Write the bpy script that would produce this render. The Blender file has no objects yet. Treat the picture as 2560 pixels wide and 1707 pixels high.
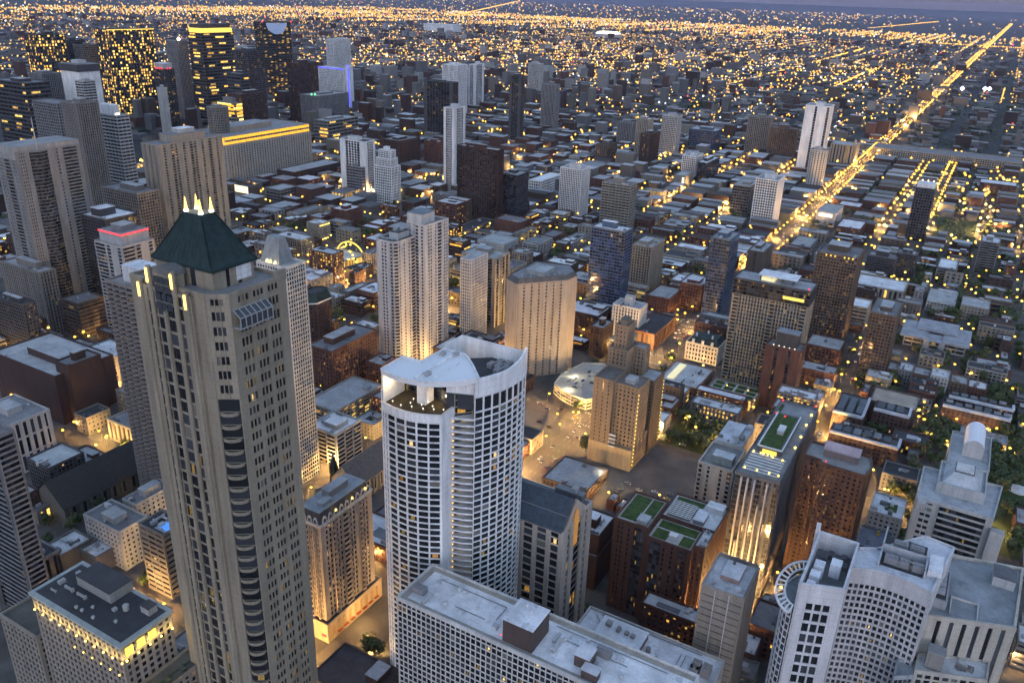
import bpy, math, random
from mathutils import Vector, Matrix
RN = random.Random(11)
SC = bpy.context.scene
COL = SC.collection
PI = math.pi
H = 314.0                                   # observation deck, metres

# ------------------------------------------------------------------ camera
F, PITCH, ROLL, YAW = 2050.0, math.radians(23.08), math.radians(1.95), math.radians(29.5)
az = math.radians(270) - YAW
FW = Vector((math.sin(az)*math.cos(PITCH), math.cos(az)*math.cos(PITCH), -math.sin(PITCH)))
r0 = Vector((math.sin(az+PI/2), math.cos(az+PI/2), 0)); u0 = r0.cross(FW)
RT = r0*math.cos(ROLL)+u0*math.sin(ROLL); UP = -r0*math.sin(ROLL)+u0*math.cos(ROLL)
cam = bpy.data.cameras.new('camera'); co = bpy.data.objects.new('camera', cam); COL.objects.link(co)
m = Matrix.Identity(4)
for i in range(3):
    m[i][0] = RT[i]; m[i][1] = UP[i]; m[i][2] = -FW[i]
m[2][3] = H
co.matrix_world = m
cam.sensor_width = 36; cam.lens = F/2560*36; cam.clip_start = 1; cam.clip_end = 200000
SC.camera = co
def proj(p):                                # photo pixel (2560 wide) of a world point; only used to skip what lies out of view
    d = Vector(p)-Vector((0, 0, H)); z = d.dot(FW)
    if z < 1: return None
    return 1280+F*d.dot(RT)/z, 853.5-F*d.dot(UP)/z
def seen(x, y, z=0, mg=60):
    q = proj((x, y, z))
    return q is not None and -mg < q[0] < 2560+mg and -mg < q[1] < 1707+mg

# ------------------------------------------------------------------ materials
MATS = {}
def newmat(name):
    mt = bpy.data.materials.new(name); mt.use_nodes = True
    nt = mt.node_tree; b = nt.nodes['Principled BSDF']
    MATS[name] = mt
    return mt, nt, b
def nd(nt, t, **k):
    n = nt.nodes.new(t)
    for a, v in k.items(): setattr(n, a, v)
    return n
def mth(nt, op, a=None, b=None, c=None):
    n = nd(nt, 'ShaderNodeMath', operation=op)
    for i, v in enumerate((a, b, c)):
        if v is None: continue
        if isinstance(v, (int, float)): n.inputs[i].default_value = v
        else: nt.links.new(v, n.inputs[i])
    return n.outputs[0]
def mixc(nt, fac, a, b, mode='MIX'):
    n = nd(nt, 'ShaderNodeMix', data_type='RGBA', blend_type=mode)
    for s, v in ((n.inputs['Factor'], fac), (n.inputs['A'], a), (n.inputs['B'], b)):
        if isinstance(v, (int, float)): s.default_value = v
        elif isinstance(v, tuple): s.default_value = v if len(v) == 4 else (*v, 1)
        else: nt.links.new(v, s)
    return n.outputs['Result']
def noise(nt, scale, detail=3, rough=.55, coord='Object', vec=None, sc=(1, 1, 1)):
    tc = nd(nt, 'ShaderNodeTexCoord'); mp = nd(nt, 'ShaderNodeMapping'); mp.inputs['Scale'].default_value = sc
    nt.links.new(tc.outputs[coord], mp.inputs[0])
    n = nd(nt, 'ShaderNodeTexNoise'); n.inputs['Scale'].default_value = scale; n.inputs['Detail'].default_value = detail
    n.inputs['Roughness'].default_value = rough
    nt.links.new(mp.outputs[0], n.inputs['Vector'])
    return n.outputs['Fac']
def ramp(nt, v, lo, hi, a=0., b=1.):
    n = nd(nt, 'ShaderNodeMapRange'); n.inputs[1].default_value = lo; n.inputs[2].default_value = hi
    n.inputs[3].default_value = a; n.inputs[4].default_value = b
    nt.links.new(v, n.inputs[0]); return n.outputs[0]

def tinted(name, rough, lo, hi, s1, s2, streak=True):
    mt, nt, b = newmat(name)
    oi = nd(nt, 'ShaderNodeObjectInfo')
    f1 = ramp(nt, noise(nt, s1, 4, .6, sc=(1, 1, .18) if streak else (1, 1, 1)), .3, .7, lo, hi)
    f2 = ramp(nt, noise(nt, s2, 3, .6), .3, .7, .9, 1.1)
    k = mth(nt, 'MULTIPLY', f1, f2)
    c = mixc(nt, 1., oi.outputs['Color'], (1, 1, 1), 'MULTIPLY')
    cb = nd(nt, 'ShaderNodeCombineColor')
    for i in range(3): nt.links.new(k, cb.inputs[i])
    c = mixc(nt, 1., oi.outputs['Color'], cb.outputs[0], 'MULTIPLY')
    if streak:
        tc = nd(nt, 'ShaderNodeTexCoord'); sx = nd(nt, 'ShaderNodeSeparateXYZ'); nt.links.new(tc.outputs['Object'], sx.inputs[0])
        j1 = mth(nt, 'LESS_THAN', mth(nt, 'FRACT', mth(nt, 'MULTIPLY', sx.outputs[2], .31)), .05)
        j2 = mth(nt, 'LESS_THAN', mth(nt, 'FRACT', mth(nt, 'MULTIPLY', mth(nt, 'ADD', sx.outputs[0], sx.outputs[1]), .37)), .04)
        grime = ramp(nt, noise(nt, .5, 4, .7, sc=(1, 1, .06)), .55, .8, 0, .3)
        c = mixc(nt, mth(nt, 'ADD', mth(nt, 'MULTIPLY', mth(nt, 'MAXIMUM', j1, j2), .22), grime), c, (.03, .028, .026))
    else:
        seam = noise(nt, .06, 2, .5); puddle = ramp(nt, noise(nt, .17, 3, .6), .60, .70, 0, .35)
        tc = nd(nt, 'ShaderNodeTexCoord'); sx = nd(nt, 'ShaderNodeSeparateXYZ'); nt.links.new(tc.outputs['Object'], sx.inputs[0])
        j1 = mth(nt, 'LESS_THAN', mth(nt, 'FRACT', mth(nt, 'MULTIPLY', sx.outputs[0], .28)), .045)
        c = mixc(nt, mth(nt, 'ADD', mth(nt, 'MULTIPLY', j1, .16), puddle), c, (.05, .052, .06))
    nt.links.new(c, b.inputs['Base Color']); b.inputs['Roughness'].default_value = rough
    b.inputs['Specular IOR Level'].default_value = .3
    return mt
tinted('facade', .75, .78, 1.16, .22, 1.4)
tinted('roofing', .85, .7, 1.2, .09, .7, False)
for nm_, ro_ in (('plain', .6), ('car_paint', .3)):
    mt, nt, b = newmat(nm_); oi = nd(nt, 'ShaderNodeObjectInfo'); nt.links.new(oi.outputs['Color'], b.inputs['Base Color']); b.inputs['Roughness'].default_value = ro_

# glazing: UV counts bays and storeys; object colour r = share of lit windows, g = warmth, b = darkness, a unused
mt, nt, b = newmat('glazing')
uv = nd(nt, 'ShaderNodeUVMap'); oi = nd(nt, 'ShaderNodeObjectInfo')
fl = nd(nt, 'ShaderNodeVectorMath', operation='FLOOR'); nt.links.new(uv.outputs[0], fl.inputs[0])
ofs = nd(nt, 'ShaderNodeVectorMath', operation='MULTIPLY_ADD')
rv = nd(nt, 'ShaderNodeCombineXYZ')
for i in range(3): nt.links.new(oi.outputs['Random'], rv.inputs[i])
nt.links.new(rv.outputs[0], ofs.inputs[0]); ofs.inputs[1].default_value = (811.3, 377.7, 59.1); nt.links.new(fl.outputs[0], ofs.inputs[2])
w1 = nd(nt, 'ShaderNodeTexWhiteNoise', noise_dimensions='2D'); nt.links.new(ofs.outputs[0], w1.inputs['Vector'])
sp = nd(nt, 'ShaderNodeSeparateColor'); nt.links.new(oi.outputs['Color'], sp.inputs[0])
wc = nd(nt, 'ShaderNodeSeparateColor'); nt.links.new(w1.outputs['Color'], wc.inputs[0])
lit = mth(nt, 'LESS_THAN', w1.outputs['Value'], mth(nt, 'MULTIPLY', sp.outputs[0], 1.05))
fr_ = nd(nt, 'ShaderNodeVectorMath', operation='FRACTION'); nt.links.new(uv.outputs[0], fr_.inputs[0])
fx_ = nd(nt, 'ShaderNodeSeparateXYZ'); nt.links.new(fr_.outputs[0], fx_.inputs[0])
cu = ramp(nt, wc.outputs[2], 0, 1, .12, .45)
near_c = mth(nt, 'LESS_THAN', mth(nt, 'ABSOLUTE', mth(nt, 'SUBTRACT', fx_.outputs[0], mth(nt, 'ADD', cu, .22))), ramp(nt, wc.outputs[0], 0, 1, .16, .5))
lit = mth(nt, 'MULTIPLY', lit, near_c)                              # curtains: only part of a bay glows
inn = noise(nt, 1.3, 2, .5)
gain = mth(nt, 'MULTIPLY', ramp(nt, wc.outputs[0], 0, 1, .12, 1.7), ramp(nt, inn, .35, .65, .35, 1.25))
warm = mixc(nt, wc.outputs[1], (1, .46, .06), (1, .68, .16))
nt.links.new(warm, b.inputs['Emission Color'])
nt.links.new(mth(nt, 'MULTIPLY', mth(nt, 'MULTIPLY', lit, gain), mth(nt, 'MULTIPLY', sp.outputs[1], .5)), b.inputs['Emission Strength'])
dk = mth(nt, 'MULTIPLY', ramp(nt, mth(nt, 'POWER', wc.outputs[2], 2.2), 0, 1, .5, 2.2), sp.outputs[2])
cb = nd(nt, 'ShaderNodeCombineColor')
nt.links.new(mth(nt, 'MULTIPLY', dk, .82), cb.inputs[0]); nt.links.new(mth(nt, 'MULTIPLY', dk, .92), cb.inputs[1]); nt.links.new(mth(nt, 'MULTIPLY', dk, 1.1), cb.inputs[2])
blue = mixc(nt, 1., cb.outputs[0], (.55, 1.1, 2.6), 'MULTIPLY')
nt.links.new(mixc(nt, mth(nt, 'SUBTRACT', 1., oi.outputs['Alpha']), cb.outputs[0], blue), b.inputs['Base Color'])   # object alpha below 1 = blue tinted glass
b.inputs['Roughness'].default_value = .12; b.inputs['Specular IOR Level'].default_value = .5
# single panes
for nm, c, e in (('pane_dark', (.016, .018, .022), 0), ('pane_grey', (.05, .055, .065), 0), ('pane_blind', (.16, .15, .13), 0), ('pane_lit', (.2, .15, .1), .45), ('pane_amber', (.2, .12, .05), .17)):
    mt, nt, b = newmat(nm)
    b.inputs['Base Color'].default_value = (*c, 1); b.inputs['Roughness'].default_value = .12 if e == 0 else .4
    if e:
        k = ramp(nt, noise(nt, 1.1, 2), .3, .7, .3, 1.4)
        nt.links.new(mth(nt, 'MULTIPLY', k, e*.7), b.inputs['Emission Strength'])
        b.inputs['Emission Color'].default_value = (1, .66, .26, 1) if nm == 'pane_lit' else (1, .45, .1, 1)
def glow(name, c, e, sample=False):
    mt, nt, b = newmat(name)
    b.inputs['Base Color'].default_value = (*[min(.8, x*.8) for x in c], 1)
    b.inputs['Emission Color'].default_value = (*c, 1); b.inputs['Emission Strength'].default_value = e*.8
    if not sample: mt.cycles.emission_sampling = 'NONE'
    return mt
glow('glow_orange', (1, .5, .05), 1.7); glow('glow_yellow', (1, .66, .11), 1.7); glow('glow_white', (1, .88, .62), 1.6)
glow('glow_red', (1, .03, .04), .8); glow('glow_blue', (.1, .11, 1), .5); glow('glow_green', (.2, 1, .35), .5)
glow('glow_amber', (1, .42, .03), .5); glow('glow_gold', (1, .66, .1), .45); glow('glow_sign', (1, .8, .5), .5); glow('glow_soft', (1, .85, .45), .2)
glow('glow_pool', (.1, .32, .95), .22)
glow('lamp_spill', (1, .55, .15), 2.5, True)
mt, nt, b = newmat('city_lights')
at = nd(nt, 'ShaderNodeAttribute', attribute_name='Col'); nt.links.new(at.outputs['Color'], b.inputs['Emission Color'])
b.inputs['Base Color'].default_value = (.1, .1, .1, 1)
nt.links.new(mth(nt, 'MULTIPLY', at.outputs['Alpha'], .42), b.inputs['Emission Strength']); mt.cycles.emission_sampling = 'NONE'
mt, nt, b = newmat('house_mass')
at = nd(nt, 'ShaderNodeAttribute', attribute_name='Col'); nt.links.new(at.outputs['Color'], b.inputs['Base Color']); b.inputs['Roughness'].default_value = .85

def ground_mat(name, c, s, lo, hi, rough=.9, s2=1.5):
    mt, nt, b = newmat(name)
    k = mth(nt, 'MULTIPLY', ramp(nt, noise(nt, s, 5, .65), .3, .7, lo, hi), ramp(nt, noise(nt, s2, 3), .3, .7, .85, 1.15))
    cb = nd(nt, 'ShaderNodeCombineColor')
    for i in range(3): nt.links.new(mth(nt, 'MULTIPLY', k, c[i]), cb.inputs[i])
    nt.links.new(cb.outputs[0], b.inputs['Base Color']); b.inputs['Roughness'].default_value = rough
    b.inputs['Specular IOR Level'].default_value = .25
ground_mat('terrain', (.03, .034, .036), .006, .5, 1.6)
ground_mat('asphalt', (.10, .092, .085), .05, .75, 1.25)
ground_mat('car_park', (.10, .10, .10), .035, .6, 1.4)
ground_mat('pavement', (.09, .088, .084), .06, .6, 1.3)
ground_mat('concrete_deck', (.34, .33, .31), .06, .8, 1.15)
ground_mat('grass', (.035, .055, .018), .1, .6, 1.4)
ground_mat('sedum', (.045, .075, .02), .35, .5, 1.5, .95, 3.)
ground_mat('marking', (.5, .5, .46), .3, .6, 1.1)
ground_mat('bark', (.06, .045, .035), .8, .7, 1.3)
mt, nt, b = newmat('leaves')
oi = nd(nt, 'ShaderNodeObjectInfo')
g = nd(nt, 'ShaderNodeNewGeometry')
k = ramp(nt, noise(nt, .55, 3), .3, .7, .5, 1.5)
cc = mixc(nt, oi.outputs['Random'], (.03, .055, .014), (.062, .075, .02))
cb = nd(nt, 'ShaderNodeCombineColor')
for i in range(3): nt.links.new(k, cb.inputs[i])
nt.links.new(mixc(nt, 1., cc, cb.outputs[0], 'MULTIPLY'), b.inputs['Base Color']); b.inputs['Roughness'].default_value = .7
mt, nt, b = newmat('slate'); b.inputs['Roughness'].default_value = .6; b.inputs['Specular IOR Level'].default_value = .25
k = mth(nt, 'MULTIPLY', ramp(nt, noise(nt, .4, 4), .3, .7, .6, 1.35), ramp(nt, noise(nt, 2.2, 2, sc=(1, 1, 4)), .3, .7, .8, 1.2))
for_c = (.014, .030, .030)
cb = nd(nt, 'ShaderNodeCombineColor')
for i in range(3): nt.links.new(mth(nt, 'MULTIPLY', k, for_c[i]), cb.inputs[i])
nt.links.new(cb.outputs[0], b.inputs['Base Color'])
for nm_, c_ in (('dark_slate', (.020, .019, .018)), ('blue_slate', (.032, .046, .066))):
    mt, nt, b = newmat(nm_); k = ramp(nt, noise(nt, .5, 4), .3, .7, .6, 1.4); cb = nd(nt, 'ShaderNodeCombineColor')
    for i in range(3): nt.links.new(mth(nt, 'MULTIPLY', k, c_[i]), cb.inputs[i])
    nt.links.new(cb.outputs[0], b.inputs['Base Color']); b.inputs['Roughness'].default_value = .6
mt, nt, b = newmat('tail_glass'); b.inputs['Base Color'].default_value = (.015, .017, .02, 1); b.inputs['Roughness'].default_value = .1
mt, nt, b = newmat('rubber'); b.inputs['Base Color'].default_value = (.02, .02, .02, 1); b.inputs['Roughness'].default_value = .8
mt, nt, b = newmat('steel'); b.inputs['Base Color'].default_value = (.2, .2, .21, 1); b.inputs['Roughness'].default_value = .45; b.inputs['Metallic'].default_value = .4

# ------------------------------------------------------------------ colours
C = dict(W=(.60, .61, .62), L=(.36, .36, .355), B=(.255, .232, .195), T=(.175, .163, .148), G=(.17, .17, .178), D=(.055, .055, .06),
         R=(.10, .048, .037), M=(.05, .03, .027), N=(.105, .08, .062), S=(.09, .12, .17))
ROOF = dict(w=(.66, .67, .70), l=(.36, .37, .38), g=(.19, .19, .20), d=(.055, .055, .06), n=(.05, .08, .03))

# ------------------------------------------------------------------ mesh helpers
class MB:
    def __init__(s): s.v = []; s.f = []; s.uv = []; s.mi = []; s.has_uv = False
    def quad(s, a, b, c, d, uv=None, mi=0):
        n = len(s.v); s.v += [a, b, c, d]; s.f.append((n, n+1, n+2, n+3)); s.uv.append(uv); s.mi.append(mi)
        if uv: s.has_uv = True
    def poly(s, pts, mi=0):
        n = len(s.v); s.v += list(pts); s.f.append(tuple(range(n, n+len(pts)))); s.uv.append(None); s.mi.append(mi)
    def prism(s, poly, z0, z1, bottom=False, mi=0, top=True):     # CCW footprint
        n = len(poly)
        for i in range(n):
            a, b = poly[i], poly[(i+1) % n]
            s.quad((a[0], a[1], z0), (b[0], b[1], z0), (b[0], b[1], z1), (a[0], a[1], z1), mi=mi)
        if top: s.poly([(p[0], p[1], z1) for p in poly], mi)
        if bottom: s.poly([(p[0], p[1], z0) for p in reversed(poly)], mi)
    def box(s, x0, x1, y0, y1, z0, z1, mi=0, bottom=True):
        s.prism([(x0, y0), (x1, y0), (x1, y1), (x0, y1)], z0, z1, bottom, mi)
    def cyl(s, x, y, z0, z1, r, n=10, r2=None, mi=0):
        r2 = r if r2 is None else r2
        A = [(x+r*math.cos(2*PI*i/n), y+r*math.sin(2*PI*i/n)) for i in range(n)]
        B = [(x+r2*math.cos(2*PI*i/n), y+r2*math.sin(2*PI*i/n)) for i in range(n)]
        for i in range(n):
            j = (i+1) % n
            s.quad((*A[i], z0), (*A[j], z0), (*B[j], z1), (*B[i], z1), mi=mi)
        s.poly([(*p, z1) for p in B], mi); s.poly([(*p, z0) for p in reversed(A)], mi)
    def bar(s, p, q, w, mi=0):                                    # square bar between two points
        p = Vector(p); q = Vector(q); d = (q-p).normalized()
        a = d.cross(Vector((0, 0, 1)) if abs(d.z) < .95 else Vector((1, 0, 0))).normalized()*w/2; b = d.cross(a).normalized()*w/2
        P = [p-a-b, p+a-b, p+a+b, p-a+b]; Q = [x+(q-p) for x in P]
        for i in range(4):
            j = (i+1) % 4; s.quad(tuple(P[i]), tuple(P[j]), tuple(Q[j]), tuple(Q[i]), mi=mi)
        s.quad(*[tuple(x) for x in Q], mi=mi); s.quad(*[tuple(x) for x in reversed(P)], mi=mi)
    def mesh(s, name, mats):
        me = bpy.data.meshes.new(name); me.from_pydata(s.v, [], s.f)
        for x in (mats if isinstance(mats, (list, tuple)) else [mats]): me.materials.append(MATS[x])
        if any(s.mi): me.polygons.foreach_set('material_index', s.mi)
        if s.has_uv:
            l = me.uv_layers.new(name='UVMap'); dat = []
            for f, u in zip(s.f, s.uv):
                if u: 
                    for q in u: dat += q
                else: dat += [0., 0.]*len(f)
            l.data.foreach_set('uv', dat)
        me.update()
        return me
def link(name, me, parent=None, color=None, loc=None):
    o = bpy.data.objects.new(name, me); COL.objects.link(o)
    if parent: o.parent = parent
    if color: o.color = (*color[:3], 1)
    if loc: o.location = loc
    return o
def part(mb, name, mats, parent=None, color=None, stuff=False):
    if not mb.f: return None
    o = link(name, mb.mesh(name, mats), parent, color)
    if stuff: o['kind'] = 'stuff'
    return o
LABELS = {}
def thing(name, label, cat, loc, group=None):
    o = bpy.data.objects.new(name, None); COL.objects.link(o); o.location = loc; o.empty_display_size = 1
    o['label'] = label; o['category'] = cat
    if group: o['group'] = group
    return o
def setting(o, kind='structure'): o['kind'] = kind; return o
ORD = 'first second third fourth fifth sixth seventh eighth ninth tenth eleventh twelfth thirteenth fourteenth fifteenth sixteenth seventeenth eighteenth nineteenth twentieth'.split()
def ordw(i):
    if i < 20: return ORD[i]
    t = ['twenty', 'thirty', 'forty', 'fifty', 'sixty', 'seventy', 'eighty', 'ninety'][min(7, (i+1)//10-2)]
    u = (i+1) % 10
    return t+'-'+ORD[u-1] if u else t[:-1]+'ieth'

# ------------------------------------------------------------------ facades
def ST(bw, fh, pw, sh, r, pat=None, so=.75, cap=1.2, uvs=1., bal=1.3):
    return dict(bw=bw, fh=fh, pw=pw, sh=sh, r=r, pat=pat, so=so, cap=cap, uvs=uvs, bal=bal)
STY = dict(grid=ST(3.6, 3.5, .3, .34, .4), gridf=ST(2.7, 3.2, .28, .36, .3), piers=ST(3.2, 3.5, .48, .22, .55, so=.4), bands=ST(5.5, 3.8, .05, .48, .35, so=1.2, uvs=.3),
  bands2=ST(7, 3.6, .12, .58, .3, so=1.2, uvs=.5), punch=ST(3.2, 3.4, .55, .52, .3, so=.98), brick=ST(3.1, 3.6, .52, .42, .35, so=.8), slots=ST(5, 13, .5, .12, .7),
  blank=ST(6, 6, .1, .1, .3, 's'), balc=ST(8, 3.1, .08, .3, .5, 'bbbb'), balc2=ST(8, 3.3, .08, .3, .5, 'bwb'), deck=ST(8, 3.2, .08, .34, .35, so=1.2),
  slabgrid=ST(3, 3.1, .22, .3, .3, 'b2wwwwwwwwwwwwb2'), glassb=ST(3, 3.6, .05, .16, .12, so=1.3), blueglass=ST(3, 3.5, .05, .2, .15, so=1.3), ribgrid=ST(3, 3.2, .26, .3, .55, so=.5),
  strip=ST(3, 3.2, .2, .2, .4, 's2gw3gs2'), frame=ST(3, 3.3, .1, .12, .6, 's1w2gw2gw2s1'), ribbed=ST(3.3, 3.1, .4, .4, .5, 's1w1s1b1w1s1w1s1b1w1s1w1s1b1s1w1s1'),
  ribglass=ST(3, 3.2, .3, .24, .55, 's1g2s1w2g2s1g2s1'), marble=ST(4, 4, .2, .2, .3, 's4g1s4g1'), cream=ST(3, 3.2, .36, .2, .45, 'b2w10b2w8b2'), redstrip=ST(3, 3, .1, .3, .5, 's3g1s3g1s3'),
  strip2=ST(3, 3.2, .3, .4, .4, 's2w1s2'), deco2=ST(5, 30, .6, .1, .6), octa=ST(3, 3.2, .5, .42, .35), round=ST(3, 3.1, .35, .3, .5), solid=ST(6, 6, .1, .1, .3, 's'))
def parse(pat):
    out = []; i = 0
    while i < len(pat):
        c = pat[i]; j = i+1
        while j < len(pat) and pat[j].isdigit(): j += 1
        out += [c]*(int(pat[i+1:j]) if j > i+1 else 1); i = j
    return out
def edge_facade(fr, gl, p0, p1, z0, z1, S, cells=None, cap=True, corner=True, pat=None, flat=False):
    """one wall: piers, spandrels, balconies over glazing; p0->p1 runs counter-clockwise round the building"""
    ex, ey = p1[0]-p0[0], p1[1]-p0[1]; L = math.hypot(ex, ey)
    if L < .4: return
    dx, dy = ex/L, ey/L; nx, ny = dy, -dx
    nf = max(1, round((z1-z0)/S['fh'])); fh = (z1-z0)/nf
    pat = pat or S['pat']
    bays = parse(pat) if pat else ['w']*max(1, round(L/S['bw']))
    if pat and bays == ['s']: bays = ['s']
    n = len(bays); bw = L/n; r = S['r']; hp = bw*S['pw']/2
    P = lambda s, o, z: (p0[0]+dx*s+nx*o, p0[1]+dy*s+ny*o, z)
    def pr(s0, s1, za, zb, o, base=-.05, ends=True):
        fr.quad(P(s0, o, za), P(s1, o, za), P(s1, o, zb), P(s0, o, zb))
        fr.quad(P(s0, o, zb), P(s1, o, zb), P(s1, base, zb), P(s0, base, zb))
        fr.quad(P(s0, base, za), P(s1, base, za), P(s1, o, za), P(s0, o, za))
        if ends:
            fr.quad(P(s0, base, za), P(s0, o, za), P(s0, o, zb), P(s0, base, zb))
            fr.quad(P(s1, o, za), P(s1, base, za), P(s1, base, zb), P(s1, o, zb))
    k = S['uvs']; ou = RN.randrange(900); ov = 0
    gl.quad(P(0, 0, z0), P(L, 0, z0), P(L, 0, z1), P(0, 0, z1), ((ou, ov), (ou+n*k, ov), (ou+n*k, ov+nf), (ou, ov+nf)))
    i = 0
    while i < n:
        j = i
        while j < n and bays[j] == bays[i]: j += 1
        c = bays[i]; s0, s1 = i*bw, j*bw
        if c == 's': pr(s0, s1+(r*.98 if j == n and corner else 0), z0, z1, r*.98)
        elif c == 'w':
            for q in range(nf):
                za = z0+q*fh; pr(s0, s1, za, za+fh*S['sh'], r*S['so'])
            for q in range(i, j+1):
                a, b2 = q*bw-hp, q*bw+hp
                if q == 0: a = 0; b2 = 2*hp*.8
                if q == n: a = L-2*hp*.8; b2 = L+(r if corner else 0)
                pr(a, b2, z0, z1, r)
            if cells is not None:
                for q in range(i, j):
                    for w in range(nf):
                        cells.append((P((q+.5)*bw, 0, z0+w*fh+fh*(1+S['sh'])/2), (nx, ny), (dx, dy), bw-2*hp-.06, fh*(1-S['sh'])-.06))
        elif c == 'g':
            for q in range(nf):
                za = z0+q*fh; pr(s0, s1, za, za+.35, min(.12, r*.5), ends=False)
        elif c == 'b':
            for q in range(nf):
                za = z0+q*fh; o = S['bal']
                pr(s0+.3, s1-.3, za-.12, za+.12, o)
                pr(s0+.3, s1-.3, za+.14, za+1.05, o, o-.12)
            for q in (i, j):
                a = max(0, q*bw-.15); pr(a, min(L, a+.3), z0, z1, S['bal']*.85)
        i = j
    if cap:
        h = S['cap']
        pr(0, L+(r*1.05 if corner else 0), z1-.7, z1+h, r*1.05+.02)
        fr.quad(P(L-.35, -.35, z1-.1), P(.35, -.35, z1-.1), P(.35, -.35, z1+h), P(L-.35, -.35, z1+h))
        fr.quad(P(0, 0, z1+h-.001), P(L, 0, z1+h-.001), P(L-.35, -.35, z1+h-.001), P(.35, -.35, z1+h-.001))
WINMESH = {}
def windows(parent, cells, count=96, lit=.08):
    """the windows that show largest, each an object of its own over the glazing"""
    sc = []
    for c in cells:
        p = Vector(c[0]); d = Vector((0, 0, H))-p; dist = d.length
        f = (d.x*c[1][0]+d.y*c[1][1])/dist
        if f > .12 and seen(p.x, p.y, p.z, -8): sc.append((c[3]*c[4]*f/dist**2, c))
    sc.sort(key=lambda t: -t[0])
    for a, c in sc[:count]:
        u = RN.random(); lit_ = lit*.5; mat = 'pane_lit' if u < lit_*.5 else 'pane_amber' if u < lit_ else 'pane_blind' if u < lit_+.05 else 'pane_grey' if u < lit_+.3 else 'pane_dark'
        key = (round(c[3], 1), round(c[4], 1), mat)
        if key not in WINMESH:
            w, h = c[3]/2, c[4]/2; mb = MB()
            q = RN.uniform(-.3, .3)*w if 'lit' in mat or 'amber' in mat else 0; ww = w*RN.uniform(.3, .6) if q else w; h2 = h*RN.uniform(.5, .85) if q else h
            mb.quad((q-ww, -.05, -h2), (q+ww, -.05, -h2), (q+ww, -.05, h2), (q-ww, -.05, h2))
            if q: mb.quad((-w, -.03, -h), (w, -.03, -h), (w, -.03, h), (-w, -.03, h), None, 1)
            mb.box(-.04, .04, -.1, -.05, -h, h); mb.box(-w, w, -.12, -.05, -h, -h+.08)
            WINMESH[key] = mb.mesh('window', [mat, 'pane_dark'])
        o = link('window', WINMESH[key], parent)
        n = c[1]; q = Vector(c[0])-parent.location
        o.matrix_local = Matrix(((c[2][0], -n[0], 0, q.x), (c[2][1], -n[1], 0, q.y), (0, 0, 1, q.z), (0, 0, 0, 1)))
def rect(x, y, ns, ew): return [(x-ew, y-ns), (x, y-ns), (x, y), (x-ew, y)]     # from its north-east corner, counter-clockwise
def inset(poly, d):
    cx = sum(p[0] for p in poly)/len(poly); cy = sum(p[1] for p in poly)/len(poly); out = []
    for p in poly:
        l = math.hypot(p[0]-cx, p[1]-cy); k = max(0, (l-d*1.3)/l); out.append((cx+(p[0]-cx)*k, cy+(p[1]-cy)*k))
    return out
FOOT = []                                    # footprints already built on: (x0, x1, y0, y1)
LAND = []                                    # landmarks for labels: (short, x, y)
UNIT = {}
def unit_mesh(kind):
    if kind in UNIT: return UNIT[kind]
    mb = MB()
    if kind == 'chiller':
        mb.box(-1.8, 1.8, -1.1, 1.1, 0, 1.9)
        for x in (-1.1, 0, 1.1): mb.cyl(x, 0, 1.9, 2.15, .48, 10)
    elif kind == 'vent': mb.cyl(0, 0, 0, .9, .55, 12); mb.cyl(0, 0, .9, 1.3, .85, 12, .5)
    elif kind == 'duct': mb.box(-3, 3, -.5, .5, .5, 1.3); mb.box(2.2, 3, -.7, .7, 0, 1.8); mb.box(-3, -2.2, -.45, .45, 0, 1.6)
    elif kind == 'hatch': mb.box(-.9, .9, -.9, .9, 0, 1.1); mb.box(-1, 1, -1, 1, 1.1, 1.25)
    elif kind == 'tank': mb.cyl(0, 0, .4, 3., 1.4, 12); mb.cyl(0, 0, 3., 3.5, 1.45, 12, .4)
    UNIT[kind] = mb.mesh(kind, 'plain'); return UNIT[kind]
UNAME = dict(chiller='air_handler', vent='roof_vent', duct='duct', hatch='roof_hatch', tank='water_tank')
def unit(parent, x, y, z, kind, s=1., rot=0., color=(.3, .3, .31)):
    o = link(UNAME[kind], unit_mesh(kind), parent, color, Vector((x, y, z))-parent.location); o.scale = (s, s, s); o.rotation_euler.z = rot
    return o
def shell(name, label, cat, poly, z0, z1, sty, col, lit=.05, roof=(.3, .3, .3), warm=1., dark=.03, wins=0, pats=None, roofmat='roofing', group=None, base=None):
    cx = sum(p[0] for p in poly)/len(poly); cy = sum(p[1] for p in poly)/len(poly)
    root = thing(name, label, cat, (cx, cy, 0), group)
    return root, tier(root, poly, z0, z1, sty, col, lit, roof, warm, dark, wins, pats, roofmat)
def tier(root, poly, z0, z1, sty, col, lit=.05, roof=(.3, .3, .3), warm=1., dark=.03, wins=0, pats=None, roofmat='roofing', cap=True):
    S = STY[sty] if isinstance(sty, str) else sty
    fr, gl, rf = MB(), MB(), MB(); cells = [] if wins else None
    ox, oy = root.location.x, root.location.y
    pl = [(p[0]-ox, p[1]-oy) for p in poly]; n = len(pl)
    for i in range(n):
        cl = [] if wins else None
        edge_facade(fr, gl, pl[i], pl[(i+1) % n], z0, z1, S, cl, cap, n < 9, pats[i] if pats else None)
        if wins: cells += [((c[0][0]+ox, c[0][1]+oy, c[0][2]), *c[1:]) for c in cl]
    rf.poly([(p[0], p[1], z1-.02) for p in pl])
    w = part(fr, 'walls', 'facade', root, col)
    g = part(gl, 'glazing', 'glazing', root, (lit, warm, dark)); g['kind'] = 'stuff'
    r = part(rf, 'roof', roofmat, root, roof)
    if wins: windows(root, cells, wins, max(lit, .02))
    return w, g, r
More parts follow.
